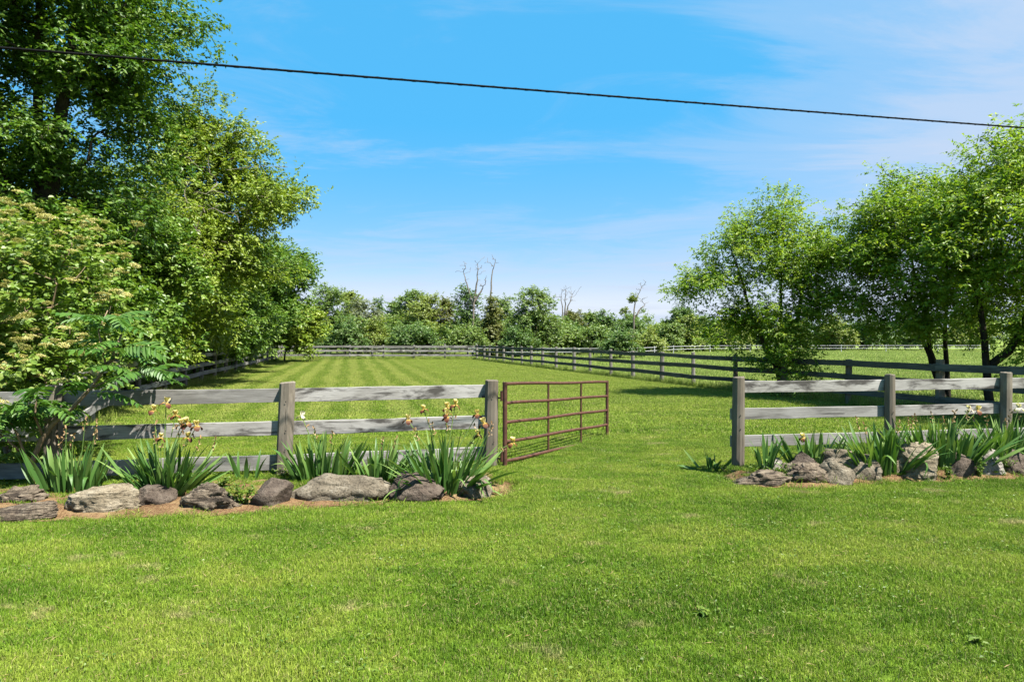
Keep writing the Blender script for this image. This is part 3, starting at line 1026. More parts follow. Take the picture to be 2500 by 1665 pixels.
def skel_mesh(P, par, rad, sides=5):
    ch = np.where(par >= 0)[0]
    a, b = P[par[ch]], P[ch]
    rb = rad[ch]
    ra = np.minimum(rad[par[ch]], rb * 1.45)
    T = norm(b - a)
    ref = np.where(np.abs(T[:, 2:3]) < 0.9, np.array([[0, 0, 1.0]]), np.array([[1.0, 0, 0]]))
    U = norm(np.cross(T, ref)); W = np.cross(T, U)
    V = []
    for c, r in ((a, ra), (b, rb)):
        for k in range(sides):
            t = 2 * math.pi * k / sides
            V.append(c + r[:, None] * (U * math.cos(t) + W * math.sin(t)))
    V = np.stack(V, 1).reshape(-1, 3)
    base = np.arange(len(ch))[:, None] * (2 * sides)
    F = np.concatenate([base + np.array([[k, (k + 1) % sides, sides + (k + 1) % sides, sides + k]]) for k in range(sides)])
    return V, F


def crown_leaves(rng, P, out, nsprig, nleaf, L, W, spread, droop, flat=0.7, up=0.25, rounded=False, sprig_len=1.0):
    nc = len(P)
    S = nc * nsprig
    ci = np.repeat(np.arange(nc), nsprig)
    O = P[ci] + rng.normal(size=(S, 3)) * spread * np.array([.42, .42, .30])
    SD = norm(out[ci] * .7 + rng.normal(size=(S, 3)) * .75 + np.array([0, 0, up]))
    SL = spread * rng.uniform(.5, 1.1, S) * sprig_len
    n = S * nleaf
    si = np.repeat(np.arange(S), nleaf)
    t = np.tile(np.linspace(0.05, 1, nleaf), S) + rng.normal(size=n) * .04
    C = O[si] + SD[si] * (SL[si] * t)[:, None] + np.array([0, 0, -1.0]) * (droop * .25 * spread * t ** 2)[:, None]
    sidev = norm(np.cross(SD[si], np.array([0, 0, 1.0])) + 1e-4) * np.where(np.arange(n) % 2 == 0, 1, -1)[:, None]
    D = norm(SD[si] * .55 + sidev * .75 + rng.normal(size=(n, 3)) * .35 + np.array([0, 0, -droop]))
    N0 = norm(np.array([0, 0, 1.0]) * flat + rng.normal(size=(n, 3)) * .45 + out[ci][si] * .35)
    N0 = norm(N0 - D * np.sum(N0 * D, 1, keepdims=True))
    Ls = L * rng.uniform(.65, 1.2, n)
    Ws = W * rng.uniform(.75, 1.2, n)
    V, F, k = leaf_quads(C, D, N0, Ls, Ws, .14, rounded)
    crand = rng.random(nc)
    tint = np.clip(.40 * crand[ci][si] + .45 * rng.random(n) + .15 * t, 0, 1)
    return V, F, np.repeat(tint, k)


BOUGH = 6
DENS = (1.75, 1.08, 1.25)      # more clusters and fuller leaves


def make_tree(name, label, cat, base, lobes, ncl, leafmat, barkmat, nsprig=6, nleaf=8, L=.1, W=.05, spread=.5, droop=.35, shell=.55,
              stems=None, rt=.12, rtip=.006, seed=1, group=None, bumpy=.2, rounded=False, up=.25, flat=.7, crown='crown', sides=5):
    rng = np.random.default_rng(seed)
    ncl, L, W = int(ncl * DENS[0]), L * DENS[1], W * DENS[2]
    b = np.array([base[0], base[1], 0.0])
    root = empty(name, tuple(b), label, cat, group)
    P, out = crown_points(rng, lobes, ncl, shell, bumpy, BOUGH)
    if stems is None:
        lob = np.array(lobes, float)
        top = lob[np.argmax(lob[:, 2])]
        cen = lob[:, :3].mean(0)
        stems = [[(b[0], b[1], -.1), (b[0] * .7 + cen[0] * .3, b[1] * .7 + cen[1] * .3, cen[2] * .45), (top[0], top[1], top[2] + top[5] * .3)]]
    SP, par, rad = skeleton(stems, P, rt, rtip, rng)
    V, F = skel_mesh(SP, par, rad, sides)
    link('trunk', mesh_np('trunk', V - b, F, [barkmat], smooth=True), root)
    V, F, tint = crown_leaves(rng, P, out, nsprig, nleaf, L, W, spread, droop, flat, up, rounded)
    cr = link(crown, mesh_np(crown, V - b, F, [leafmat], tint), root)
    cr['kind'] = 'stuff'
    return root


GL = 'trees and bushes along the left side'
make_tree('elm_tree', 'tallest dark green tree filling the top left corner behind the cable', 'tree', (-11.3, 15.2),
          [(-11.7, 15.2, 9.2, 3.2, 3.4, 3.6), (-10.3, 14.9, 10.0, 1.5, 1.8, 1.4), (-10.0, 14.9, 7.9, 1.3, 1.6, 1.1), (-9.3, 15.6, 6.3, .8, 1.0, .9), (-11.8, 15, 5.4, 2.9, 2.6, 2.2), (-14, 15, 8, 2.6, 2.6, 3.2)],
          800, M['leaf_elm'], M['bark_dark'], 9, 10, .115, .055, .55, .45, .35,
          [[(-11.3, 15.2, -.1), (-11.3, 15.2, 4), (-11.2, 15.1, 11)], [(-11.3, 15.2, 3.6), (-10.6, 15, 7), (-10.1, 14.9, 9.6)], [(-11.3, 15.2, 4.2), (-13, 15, 7), (-14, 15, 9)]], .24, .007, 11, GL)
make_tree('box_elder_tree', 'tall yellow-green tree leaning over the left fence against the sky', 'tree', (-13.5, 24.8),
          [(-12.2, 24.6, 7.0, 3.0, 3.2, 2.8), (-11.7, 24.6, 9.2, 1.35, 1.5, 1.6), (-9.5, 24.2, 6.9, 1.5, 1.8, 1.3), (-10.5, 24.2, 8.3, 1.2, 1.4, 1.1), (-11.4, 23.6, 4.6, 2.5, 2.3, 2.0), (-12.2, 22.8, 2.6, 1.8, 1.7, 1.5)],
          520, M['leaf_maple'], M['bark'], 9, 10, .135, .062, .6, .5, .45,
          [[(-13.5, 24.8, -.1), (-13.0, 24.7, 3.5), (-11.8, 24.6, 9.4)], [(-13.2, 24.8, 2.4), (-11.2, 24.3, 5), (-9.8, 24.2, 6.9)]], .2, .008, 12, GL)
make_tree('walnut_tree', 'darker green tree seen past the tall yellow-green tree on the left', 'tree', (-15.6, 32.5),
          [(-13.9, 32, 5.2, 2.3, 2.4, 2.4), (-14.6, 32, 3.0, 2.2, 2.2, 1.8), (-15.6, 33, 6.2, 2.4, 2.4, 2.4)],
          260, M['leaf_elm'], M['bark_dark'], 9, 9, .17, .08, .62, .5, .45, None, .17, .009, 13, GL)
make_tree('round_tree', 'rounded tree at the far end of the left tree line against the sky', 'tree', (-17.8, 44.8),
          [(-16.2, 44.2, 6.0, 2.3, 2.6, 2.7), (-15.6, 43.8, 3.6, 2.1, 2.2, 2.0), (-18, 45, 4.5, 2.4, 2.4, 3.0)],
          300, M['leaf_mid'], M['bark'], 9, 8, .21, .105, .62, .4, .5, None, .16, .010, 14, GL)
make_tree('corner_shrub', 'yellow-green bush hiding the far left corner of the paddock', 'bush', (-18.2, 51.0),
          [(-17.0, 50.4, 2.7, 1.9, 1.9, 1.8), (-17.7, 49.6, 1.5, 1.8, 1.7, 1.2)],
          170, M['leaf_maple'], M['bark'], 8, 8, .22, .11, .55, .4, .5, None, .09, .010, 15, GL)
make_tree('hedge_shrub', 'mid green bush hanging over the middle of the left fence', 'bush', (-15.0, 30.0),
          [(-14.3, 29.6, 2.6, 1.8, 1.8, 2.0), (-13.6, 28.8, 1.9, 1.2, 1.2, 1.2)],
          190, M['leaf_mid'], M['bark'], 8, 9, .15, .075, .55, .45, .5, None, .08, .008, 16, GL)
make_tree('hedge_shrub', 'bright green leafy bush at the left fence right of the viburnum', 'bush', (-12.2, 18.4),
          [(-10.9, 18.2, 3.4, 1.6, 1.5, 2.2), (-10.6, 17.6, 2.0, 1.2, 1.2, 1.3), (-12.0, 18, 2.6, 1.6, 1.5, 2.0)],
          260, M['leaf_mid'], M['bark_dark'], 9, 9, .105, .07, .45, .4, .5, None, .08, .007, 17, GL, rounded=True)
make_tree('hedge_shrub', 'sunlit leafy shrub rising above the viburnum before the tall dark tree', 'bush', (-10.7, 14.4),
          [(-10.2, 14.2, 3.3, 1.3, 1.1, 1.6), (-9.8, 13.9, 2.2, 1.1, 1.0, 1.1), (-10.9, 14.2, 4.3, .9, .9, .8)],
          200, M['leaf_mid'], M['bark'], 8, 9, .10, .062, .42, .45, .5, None, .06, .006, 25, GL, rounded=True)
make_tree('maple_sapling', 'dense green young tree between the dark tall tree and the fence', 'tree', (-13.0, 20.6),
          [(-12.2, 20.4, 5.2, 1.7, 1.7, 1.7), (-11.6, 20.2, 3.6, 1.5, 1.5, 1.5), (-12.6, 20.4, 2.2, 1.6, 1.5, 1.5)],
          260, M['leaf_maple'], M['bark'], 9, 9, .115, .058, .5, .5, .45, None, .10, .007, 18, GL)
make_tree('hedge_shrub', 'bright bush bulging over the near part of the left fence', 'bush', (-13.2, 21.8),
          [(-12.4, 21.6, 2.3, 1.5, 1.4, 1.7), (-11.9, 20.8, 1.7, 1.1, 1.0, 1.0)], 190, M['leaf_maple'], M['bark'], 8, 9, .125, .06, .5, .5, .5, None, .07, .008, 21, GL)
make_tree('hedge_shrub', 'yellow-green bush below the tall yellow-green tree at the fence', 'bush', (-14.4, 26.2),
          [(-13.4, 25.8, 2.5, 1.6, 1.5, 1.9), (-12.7, 25.2, 2.0, 1.1, 1.0, 1.2)], 190, M['leaf_maple'], M['bark'], 8, 9, .14, .066, .5, .5, .5, None, .07, .008, 22, GL)
make_tree('hedge_shrub', 'dark bush at the fence below the darker green tree', 'bush', (-16.6, 35.0),
          [(-15.5, 34.6, 2.5, 1.7, 1.6, 2.0), (-14.9, 33.8, 1.6, 1.2, 1.0, 1.0)], 170, M['leaf_mid'], M['bark'], 8, 8, .18, .085, .5, .45, .5, None, .07, .009, 23, GL)
make_tree('hedge_shrub', 'leafy bush between the darker green tree and the rounded tree', 'bush', (-17.6, 39.8),
          [(-16.4, 39.4, 2.4, 1.7, 1.7, 2.0), (-16.0, 38.6, 1.5, 1.2, 1.0, 1.0)], 150, M['leaf_mid'], M['bark'], 8, 8, .19, .09, .5, .45, .5, None, .07, .009, 24, GL)
for i, (x, y, h, r, lab) in enumerate([(-19, 19, 9.5, 3.4, 'shaded tree deep in the wood behind the tall dark tree'), (-18.5, 27, 8.8, 3.2, 'shaded tree deep in the wood behind the yellow-green tree'),
                                       (-20, 37, 8.0, 3.0, 'shaded tree deep in the wood left of the rounded tree'), (-15.5, 13.0, 5.5, 2.6, 'low shaded tree behind the viburnum at the left edge')]):
    make_tree('woodland_tree', lab, 'tree', (x, y), [(x, y, h * .66, r, r, h * .36), (x + .6, y - .5, h * .3, r * .9, r * .9, h * .27)],
              210, M['leaf_elm'], M['bark_dark'], 8, 8, .22, .11, .7, .4, .45, None, .16, .01, 30 + i, GL)
# bleached dead branches caught in the left trees
rng = np.random.default_rng(77)
tips = np.array([-9.9, 20.6, 6.2]) + rng.normal(size=(46, 3)) * np.array([.75, .5, .85])
SP, par, rad = skeleton([[(-11.9, 21.2, 1.5), (-10.9, 20.9, 4.2), (-9.7, 20.6, 6.6)]], tips, .035, .008, rng)
V, F = skel_mesh(SP, par, rad, 4)
root = empty('dead_sapling', (-12.0, 21.2, 0), 'leafless bleached twigs tangled among the left trees', 'dead tree')
VV, FF = merge([(V, [F]), tube_np([(-12.0, 21.2, -.1), (-11.9, 21.2, 1.5)], .04, 5)])
link('branches', mesh_np('branches', VV - np.array([-12.0, 21.2, 0]), FF, [M['bark_dead']]), root)

GR = 'ash trees right of the paddock'
DENS = (1.85, 1.08, 1.28)
make_tree('ash_tree', 'leftmost of the bright green trees on the right, reaching low over the fence', 'tree', (8.55, 20.25),
          [(8.2, 20.2, 4.0, 1.75, 1.8, 1.6), (8.7, 20.2, 5.5, .9, 1.0, 1.1), (7.0, 20, 4.8, .9, 1.0, .85), (6.4, 20, 3.3, .95, 1.0, .75), (7.3, 20, 3.6, 1.0, 1.0, .9), (9.6, 20.3, 4.5, 1.1, 1.1, 1.2), (8.0, 19.7, 1.9, 1.35, 1.1, 1.1), (9.7, 19.8, 2.7, 1.3, .9, 1.0), (7.2, 19.8, 2.5, .9, .9, .7), (8.3, 19.6, 1.0, 1.0, .8, .6)],
          430, M['leaf_ash'], M['bark_dark'], 8, 9, .105, .036, .42, .50, .35,
          [[(8.55, 20.25, -.1), (8.4, 20.2, 1.6), (8.6, 20.2, 5.6)], [(8.5, 20.2, .5), (7.6, 20.1, 2.4), (6.9, 20, 4.6)], [(8.5, 20.2, .7), (9.1, 20.3, 2.6), (9.6, 20.3, 4.8)]], .10, .005, 41, GR, .25)
make_tree('ash_tree', 'middle multi-stemmed tree on the right with thin dark trunks', 'tree', (12.55, 18.4),
          [(11.5, 18.3, 4.4, 1.8, 1.8, 1.45), (11.25, 18.3, 5.7, 1.0, 1.1, 1.0), (10.1, 18.1, 3.7, .95, 1.0, .95), (10.5, 18, 4.9, .7, .8, .6), (12.6, 18.4, 5.0, 1.2, 1.2, 1.2), (10.7, 17.6, 2.3, .9, .8, .5), (11.6, 18, 2.9, 1.6, 1.1, .9), (10.0, 18, 2.9, 1.0, .8, .9), (12.9, 17.6, 2.6, 1.2, .9, .8)],
          430, M['leaf_ash'], M['bark_dark'], 8, 9, .105, .036, .42, .50, .35,
          [[(12.5, 18.4, -.1), (11.9, 18.3, 2.0), (11.2, 18.3, 5.4)], [(12.55, 18.4, -.1), (12.5, 18.4, 2.2), (12.6, 18.4, 5)], [(12.6, 18.5, -.1), (12.0, 18.4, 1.3), (10.5, 18, 4.6)]], .085, .005, 42, GR, .25)
make_tree('ash_tree', 'tallest bright green tree at the right edge below the cable', 'tree', (11.95, 16.0),
          [(12.7, 16, 4.9, 1.9, 1.8, 1.7), (13.3, 16, 6.1, 1.2, 1.3, 1.1), (11.5, 15.9, 4.9, .95, 1.0, 1.0), (12.3, 15.7, 3.3, 1.5, 1.3, .7), (12.3, 15.9, 6.0, .8, .9, .8), (13.1, 15.5, 1.6, .9, .7, .5), (12.4, 15.6, 2.6, 1.5, 1.1, .7), (11.0, 15.8, 3.5, .9, .8, .8), (12.9, 15.4, 2.0, 1.1, .8, .5)],
          470, M['leaf_ash'], M['bark_dark'], 8, 9, .105, .036, .42, .50, .35,
          [[(11.95, 16, -.1), (11.9, 16, 1.2), (11.6, 16, 3.2), (11.9, 16, 5.6)], [(11.95, 16, 1.0), (12.8, 16, 2.0), (13.2, 16, 3.5), (13.3, 16, 6)]], .115, .005, 43, GR, .25)
make_tree('ash_tree', 'tree just outside the right edge shading the near fence corner', 'tree', (12.9, 12.6),
          [(12.3, 12.6, 4.2, 1.7, 1.6, 1.4), (13.3, 12.6, 4.9, 1.4, 1.4, 1.2)],
          240, M['leaf_ash'], M['bark_dark'], 7, 9, .105, .036, .45, .7, .35, None, .10, .006, 44, GR, .25)

# ------------------------------------------------------------------ far tree line
GB = 'trees and bushes along the far field edge'
BOUGH = 3
DENS = (2.1, 1.08, 1.2)
FAR = [  # label, cat, x, y, r, ztop, material, zlow fraction
    ('green tree rising beside the left tree line behind the far fence', 'tree', -18.7, 66, 2.0, 7.5, 'leaf_far', .05),
    ('round dark bush behind the left end of the far fence', 'bush', -15.8, 60.5, 1.7, 3.8, 'leaf_far_dark', .0),
    ('yellowish distant treetop left of the silvery tree', 'tree', -21.2, 85, 1.7, 8.1, 'leaf_far_yellow', .1),
    ('slim pointed treetop standing behind the silvery tree', 'tree', -18.5, 88, .9, 7.9, 'leaf_far_dark', .1),
    ('silvery grey-green tree in the far tree line', 'tree', -16.5, 72, 1.8, 6.0, 'leaf_far_silver', .1),
    ('light green bush right of the round dark bush', 'bush', -13.6, 62, 1.2, 4.1, 'leaf_far_yellow', .0),
    ('tall narrow-topped green tree left of centre in the far line', 'tree', -12.1, 75, 2.1, 7.6, 'leaf_far', .05),
    ('yellow-green broad tree in front of the tall narrow-topped one', 'tree', -9.4, 70, 1.9, 6.5, 'leaf_far_yellow', .05),
    ('wide dark bush behind the middle of the far fence', 'bush', -9.6, 61.5, 2.2, 3.5, 'leaf_far_dark', .0),
    ('thin olive tree left of the forked dead tree', 'tree', -7.5, 72, 1.5, 6.3, 'leaf_far_brown', .05),
    ('dark leafy tree wrapping the foot of the forked dead tree', 'tree', -4.6, 66, 1.15, 7.3, 'leaf_far_dark', .05),
    ('brownish olive conical evergreen below the single dead stem', 'tree', -2.0, 62.5, 1.3, 6.0, 'leaf_far_brown', .0),
    ('green bush behind the far right corner of the paddock', 'bush', -4.2, 60.5, 1.5, 3.4, 'leaf_far', .0),
    ('largest rounded maple in the centre of the far line', 'tree', 2.5, 63, 2.3, 6.9, 'leaf_far', .0),
    ('low dark bush left of the largest maple', 'bush', 0.4, 60, 1.4, 3.0, 'leaf_far_dark', .0),
    ('pale green tree between the olive evergreen and the largest maple', 'tree', -1.1, 75, 1.4, 6.8, 'leaf_far', .1),
    ('tan-green thin tree right of the bare grey tree', 'tree', 8.4, 85, 1.6, 5.4, 'leaf_far_brown', .1),
    ('small distant dome of green left of the half-dead tree', 'tree', 12.0, 95, 1.3, 5.9, 'leaf_far', .1),
    ('dark green tree just left of the half-dead tree', 'tree', 11.7, 80, 1.4, 5.2, 'leaf_far_dark', .1),
    ('green undergrowth at the foot of the half-dead tree', 'bush', 14.2, 76, 1.5, 4.6, 'leaf_far_dark', .0),
    ('pale blossom-tipped bush behind the dark pasture bush', 'bush', 8.4, 66, 1.4, 3.3, 'leaf_far', .0),
    ('dense dark bush standing out in the pasture by the white fence', 'bush', 9.5, 56.2, 1.25, 2.6, 'leaf_far_dark', .0),
    ('yellow-green low bush right of the dense dark bush', 'bush', 14.2, 67, 1.5, 2.5, 'leaf_far_yellow', .0),
    ('bright green small tree left of the dark bluish treetop', 'tree', 19.4, 78, 1.1, 3.8, 'leaf_far', .0),
    ('dark bluish treetop rising farthest right before the ash trees', 'tree', 25.2, 96, 2.3, 6.4, 'leaf_far_dark', .05),
    ('yellow-green tree below the dark bluish treetop', 'tree', 23.2, 85, 1.4, 4.9, 'leaf_far_yellow', .0),
    ('mid green bushy tree beside the left ash crown', 'tree', 26.4, 88, 1.5, 4.9, 'leaf_far', .0),
    ('light green bushy tree at the left edge of the ash crown', 'tree', 29.6, 86, 1.8, 4.7, 'leaf_far_yellow', .0),
    ('far bush seen under the left ash branches', 'bush', 34.5, 90, 2.2, 4.8, 'leaf_far_dark', .0),
    ('far bush seen between the first two ash trees', 'bush', 40.0, 92, 2.4, 4.6, 'leaf_far', .0),
    ('far pale bush seen behind the middle ash trunks', 'bush', 46.5, 92, 2.5, 4.9, 'leaf_far_yellow', .0),
    ('far dark bush seen behind the middle ash trunks', 'bush', 53.0, 94, 2.6, 5.0, 'leaf_far_dark', .0),
    ('far bush seen past the fork of the tallest ash', 'bush', 60.0, 94, 2.8, 5.0, 'leaf_far', .0),
    ('far bush at the right edge below the tallest ash', 'bush', 68.0, 95, 3.0, 5.2, 'leaf_far_yellow', .0),
    ('grey-green tree behind the wide dark bush', 'tree', -14.4, 80, 1.7, 6.4, 'leaf_far', .05),
    ('bushy tree right of the largest maple', 'bush', 5.4, 66, 1.3, 3.7, 'leaf_far', .0),
    ('olive bush behind the paddock corner shrub', 'bush', -21.0, 63, 2.2, 4.6, 'leaf_far_dark', .0),
    ('low light bush along the pasture left of the small bright tree', 'bush', 17.2, 80, 1.4, 3.0, 'leaf_far_yellow', .0),
    ('dull green tree in the gap behind the half-dead tree', 'tree', 17.0, 92, 1.8, 5.4, 'leaf_far', .05),
    ('low round bush right of the tan-green thin tree', 'bush', 6.6, 72, 1.5, 3.6, 'leaf_far_dark', .0),
]
for i, (lab, cat, x, y, r, zt, mt, zl) in enumerate(FAR):
    rr = np.random.default_rng(900 + i)
    H = zt
    if 'conical' in lab or 'pointed' in lab:
        lobes = [(x, y, H * f, r * (1.05 - f * .95), r * (1.05 - f * .95), H * .14) for f in (.16, .3, .44, .58, .72, .86)]
    elif cat == 'tree':
        lobes = [(x, y, H * .66, r * .85, r * .85, H * .30), (x - r * .45, y - .3, H * .42, r * .75, r * .75, H * .26), (x + r * .45, y - .3, H * .36, r * .75, r * .75, H * .26),
                 (x + rr.uniform(-.4, .4) * r, y, H * .84, r * .45, r * .45, H * .15), (x, y - .4, H * .18, r * .95, r * .8, H * .18)]
    else:
        lobes = [(x, y, H * .55, r * .85, r * .8, H * .42), (x - r * .5, y - .2, H * .36, r * .6, r * .6, H * .32), (x + r * .5, y - .2, H * .4, r * .6, r * .6, H * .34)]
    nm = {'leaf_far_brown': 'olive_tree', 'leaf_far_silver': 'willow_tree'}.get(mt, 'field_edge_tree') if cat == 'tree' else 'field_edge_bush'
    if nm == 'olive_tree': nm = 'field_edge_tree'
    area = r * H
    ncl = int(np.clip(36 + area * 10.5, 45, 230))
    make_tree(nm, lab, cat, (x, y), lobes, ncl, M[mt], M['bark'] if i % 3 else M['bark_dead'], 5, 7, .21 * (y / 70) ** .7, .12 * (y / 70) ** .7, .50, .3, .45, None, .09, .014, 950 + i, GB, .28, sides=4)


def dead_tree(name, label, x, y, stems, spread, ntip, seed, zlo, ztop):
    rng = np.random.default_rng(seed)
    tips = []
    for st in stems:
        e = np.array(st[-1]); s = np.array(st[-2])
        for k in range(ntip):
            t = rng.random() ** .7
            p = s * (1 - t) + e * t
            tips.append(p + np.array([rng.normal() * spread, rng.normal() * spread * .6, rng.uniform(.2, 1.1)]))
    SP, par, rad = skeleton(stems, np.array(tips), .13, .016, rng)
    rad[par < 0] *= 1
    V, F = skel_mesh(SP, par, rad, 5)
    root = empty(name, (x, y, 0), label, 'dead tree')
    link('trunk', mesh_np('trunk', V - np.array([x, y, 0]), F, [M['bark_dead']], smooth=True), root)
    return root


dead_tree('dead_tree', 'bare forked dead tree rising above the centre of the far line', -4.0, 64.5,
          [[(-4.0, 64.5, -.1), (-3.9, 64.5, 5.0), (-4.6, 64.5, 7.4), (-4.9, 64.4, 8.6)], [(-3.9, 64.5, 5.0), (-3.6, 64.5, 7.2), (-3.45, 64.4, 9.3)], [(-3.9, 64.5, 5.4), (-3.1, 64.5, 6.6), (-2.8, 64.5, 7.2)]], .42, 16, 61, 5, 9.2)
dead_tree('dead_tree', 'single bare dead stem standing above the olive evergreen', -2.05, 63.6,
          [[(-2.2, 63.6, -.1), (-2.15, 63.6, 5.5), (-2.0, 63.6, 8.0), (-1.75, 63.6, 9.3)]], .4, 14, 62, 5, 9.4)
dead_tree('dead_tree', 'bare grey branching tree right of the largest maple', 6.3, 75,
          [[(6.0, 75, -.1), (6.0, 75, 3.6), (5.9, 75, 5.6), (5.7, 75, 7.0)], [(6.0, 75, 3.4), (6.5, 75, 5.2), (7.1, 75, 7.0)], [(6.0, 75, 3.0), (6.2, 75, 5.4), (6.3, 75, 7.3)]], .5, 20, 63, 3, 7.5)
dt = dead_tree('half_dead_tree', 'gaunt half-dead tree with one leafy tuft near its top', 13.6, 72,
               [[(13.6, 72, -.1), (13.7, 72, 4.2), (13.9, 72, 6.0), (14.6, 72, 7.6)], [(13.7, 72, 4.0), (14.5, 72, 5.2), (15.0, 72, 5.6)]], .42, 15, 64, 3, 7.6)
rng = np.random.default_rng(65)
P, out = crown_points(rng, [(13.8, 72, 6.5, .6, .5, .35), (13.4, 72, 5.8, .35, .3, .35), (12.9, 72, 4.6, .7, .5, .6)], 34, .4)
V, F, tint = crown_leaves(rng, P, out, 5, 7, .2, .12, .3, .3)
o = link('leaf_tuft', mesh_np('leaf_tuft', V - np.array([13.6, 72, 0]), F, [M['leaf_far_yellow']], tint), dt)
o['kind'] = 'stuff'

# distant woods behind everything: one mass
rng = np.random.default_rng(70)
lobes = []
for k in range(150):
    x = rng.uniform(-75, 150); y = rng.uniform(112, 150)
    h = rng.uniform(5.0, 7.4) * (y / 125) * (1.0 if x > -15 else 1.12)
    lobes.append((x, y, h * .52, rng.uniform(1.8, 3.4), rng.uniform(1.8, 3), h * .48))
P, out = crown_points(rng, lobes, 3400, .55, .25)
V, F, tint = crown_leaves(rng, P, out, 4, 5, .42, .26, .8, .2)
tag(link('distant_woods', mesh_np('distant_woods', V, F, [M['leaf_far']], tint)), 'hazy green distant woods filling the gaps behind the far tree line', 'woods', kind='stuff')

rng = np.random.default_rng(72)
lobes = []
for k in range(70):
    y = 9.5 + 44 * (k / 69)
    fx = float(np.interp(y, [p[1] for p in lpts], [p[0] for p in lpts]))
    h = rng.uniform(1.2, 2.6)
    lobes.append((fx - rng.uniform(1.0, 4.0) - (1.2 if y < 14 else 0), y, h * .5, rng.uniform(.8, 1.3), rng.uniform(.8, 1.2), h * .5))
P, out = crown_points(rng, lobes, 1500, .5, .25)
V, F, tint = crown_leaves(rng, P, out, 7, 6, .15, .085, .45, .35)
tag(link('woodland_undergrowth', mesh_np('woodland_undergrowth', V, F, [M['leaf_elm']], tint)), 'shaded undergrowth under the trees behind the left fence', 'undergrowth', kind='stuff')

rng = np.random.default_rng(71)
lobes = []
for k in range(170):
    x = -24 + 100 * (k / 169) + rng.uniform(-1, 1)
    y = float(np.interp(x, [-24, 4, 12, 30, 76], [64, 66, 76, 90, 100])) + rng.uniform(-1.5, 5)
    h = rng.uniform(1.8, 4.2) * (1.0 if x < 6 else .85)
    lobes.append((x, y, h * .5, rng.uniform(.9, 1.7), rng.uniform(.8, 1.4), h * .5))
P, out = crown_points(rng, lobes, 3400, .6, .25)
V, F, tint = crown_leaves(rng, P, out, 5, 5, .30, .19, .5, .25)
tag(link('undergrowth', mesh_np('undergrowth', V, F, [M['leaf_far']], tint)), 'tangled green undergrowth filling the foot of the far tree line', 'undergrowth', kind='stuff')

# ------------------------------------------------------------------ viburnum with tan flower heads
VB = [(-7.6, 9.9, 2.7, 1.2, 1.0, .95), (-7.0, 9.4, 2.8, .8, .8, .40), (-6.95, 9.3, 2.0, .9, .8, .55), (-7.4, 9.2, 1.5, 1.1, .8, .7), (-6.8, 9.1, 1.25, .8, .6, .45), (-7.3, 8.9, .9, .9, .5, .5), (-6.15, 8.3, 1.15, .5, .25, .5), (-6.5, 8.2, .6, .6, .3, .4), (-8.6, 9.6, 2.4, 1.2, 1.0, 1.3)]
DENS = (1.5, 1.02, 1.02)
BOUGH = 5
vib = make_tree('viburnum_shrub', 'large shrub with flat tan flower heads at the left edge', 'shrub', (-7.6, 9.8), VB,
                330, M['leaf_vib'], M['bark_tan'], 5, 7, .085, .066, .32, .45, .5,
                [[(-7.6, 9.8, -.1), (-7.3, 9.6, 1.2), (-6.6, 9.3, 2.6)], [(-7.7, 9.8, -.1), (-7.9, 9.8, 1.6), (-7.6, 9.8, 3.4)], [(-7.6, 9.7, .1), (-6.9, 9.3, .9), (-6.4, 9.2, 1.5)]], .045, .0045, 51, None, .22, True, .35, .8, 'foliage')


def umbel_mesh(seed):
    rng = np.random.default_rng(seed)
    n = 240
    a = rng.uniform(0, 6.28, n); r = .105 * np.sqrt(rng.random(n))
    clump = .012 * np.sin(a * 5 + 1) * np.sin(r * 90)
    C = np.stack([r * np.cos(a), r * np.sin(a), .035 - r ** 2 * 2.2 + clump + rng.normal(size=n) * .004], 1)
    D = rand_dir(rng, n); D[:, 2] = np.abs(D[:, 2]) * .4
    D = norm(D)
    V, F, k = leaf_quads(C, D, norm(np.array([0, 0, 1.0]) + rng.normal(size=(n, 3)) * .4), .019, .017, .3)
    t = np.repeat(rng.random(n), k)
    parts = [(V, [F])]
    for j in range(7):
        b = j * 6.28 / 7
        parts.append(tube_np([(0, 0, -.05), (.05 * math.cos(b), .05 * math.sin(b), .02)], .0025, 3, False))
    V2, F2 = merge(parts)
    tt = np.concatenate([t, np.full(len(V2) - len(t), .1)])
    return mesh_np('flower_head', V2, F2, [M['umbel']], tt)


UM = [umbel_mesh(s) for s in range(4)]
rng = np.random.default_rng(52)
P, out = crown_points(rng, VB, 2600, .95, .12, 1)
inside = np.zeros(len(P), int)
for lb in np.array(VB):
    inside += (np.sum(((P - lb[:3]) / lb[3:6]) ** 2, axis=1) < .80)
sel = (out[:, 2] > -.05) & (inside == 0) & (P[:, 0] > -8.3)
P, out = P[sel], out[sel]
cnt = 0
for p, q in zip(P, out):
    if cnt >= 190: break
    if q[1] > .75: continue
    s = rng.uniform(.55, 1.05)
    o = link('flower_head', UM[cnt % 4], vib, (p[0] + 7.6 + q[0] * .1, p[1] - 9.8 + q[1] * .1, p[2] + .12 + q[2] * .12), (rng.normal() * .2, rng.normal() * .2, rng.uniform(0, 6)), (s, s, s))
    cnt += 1


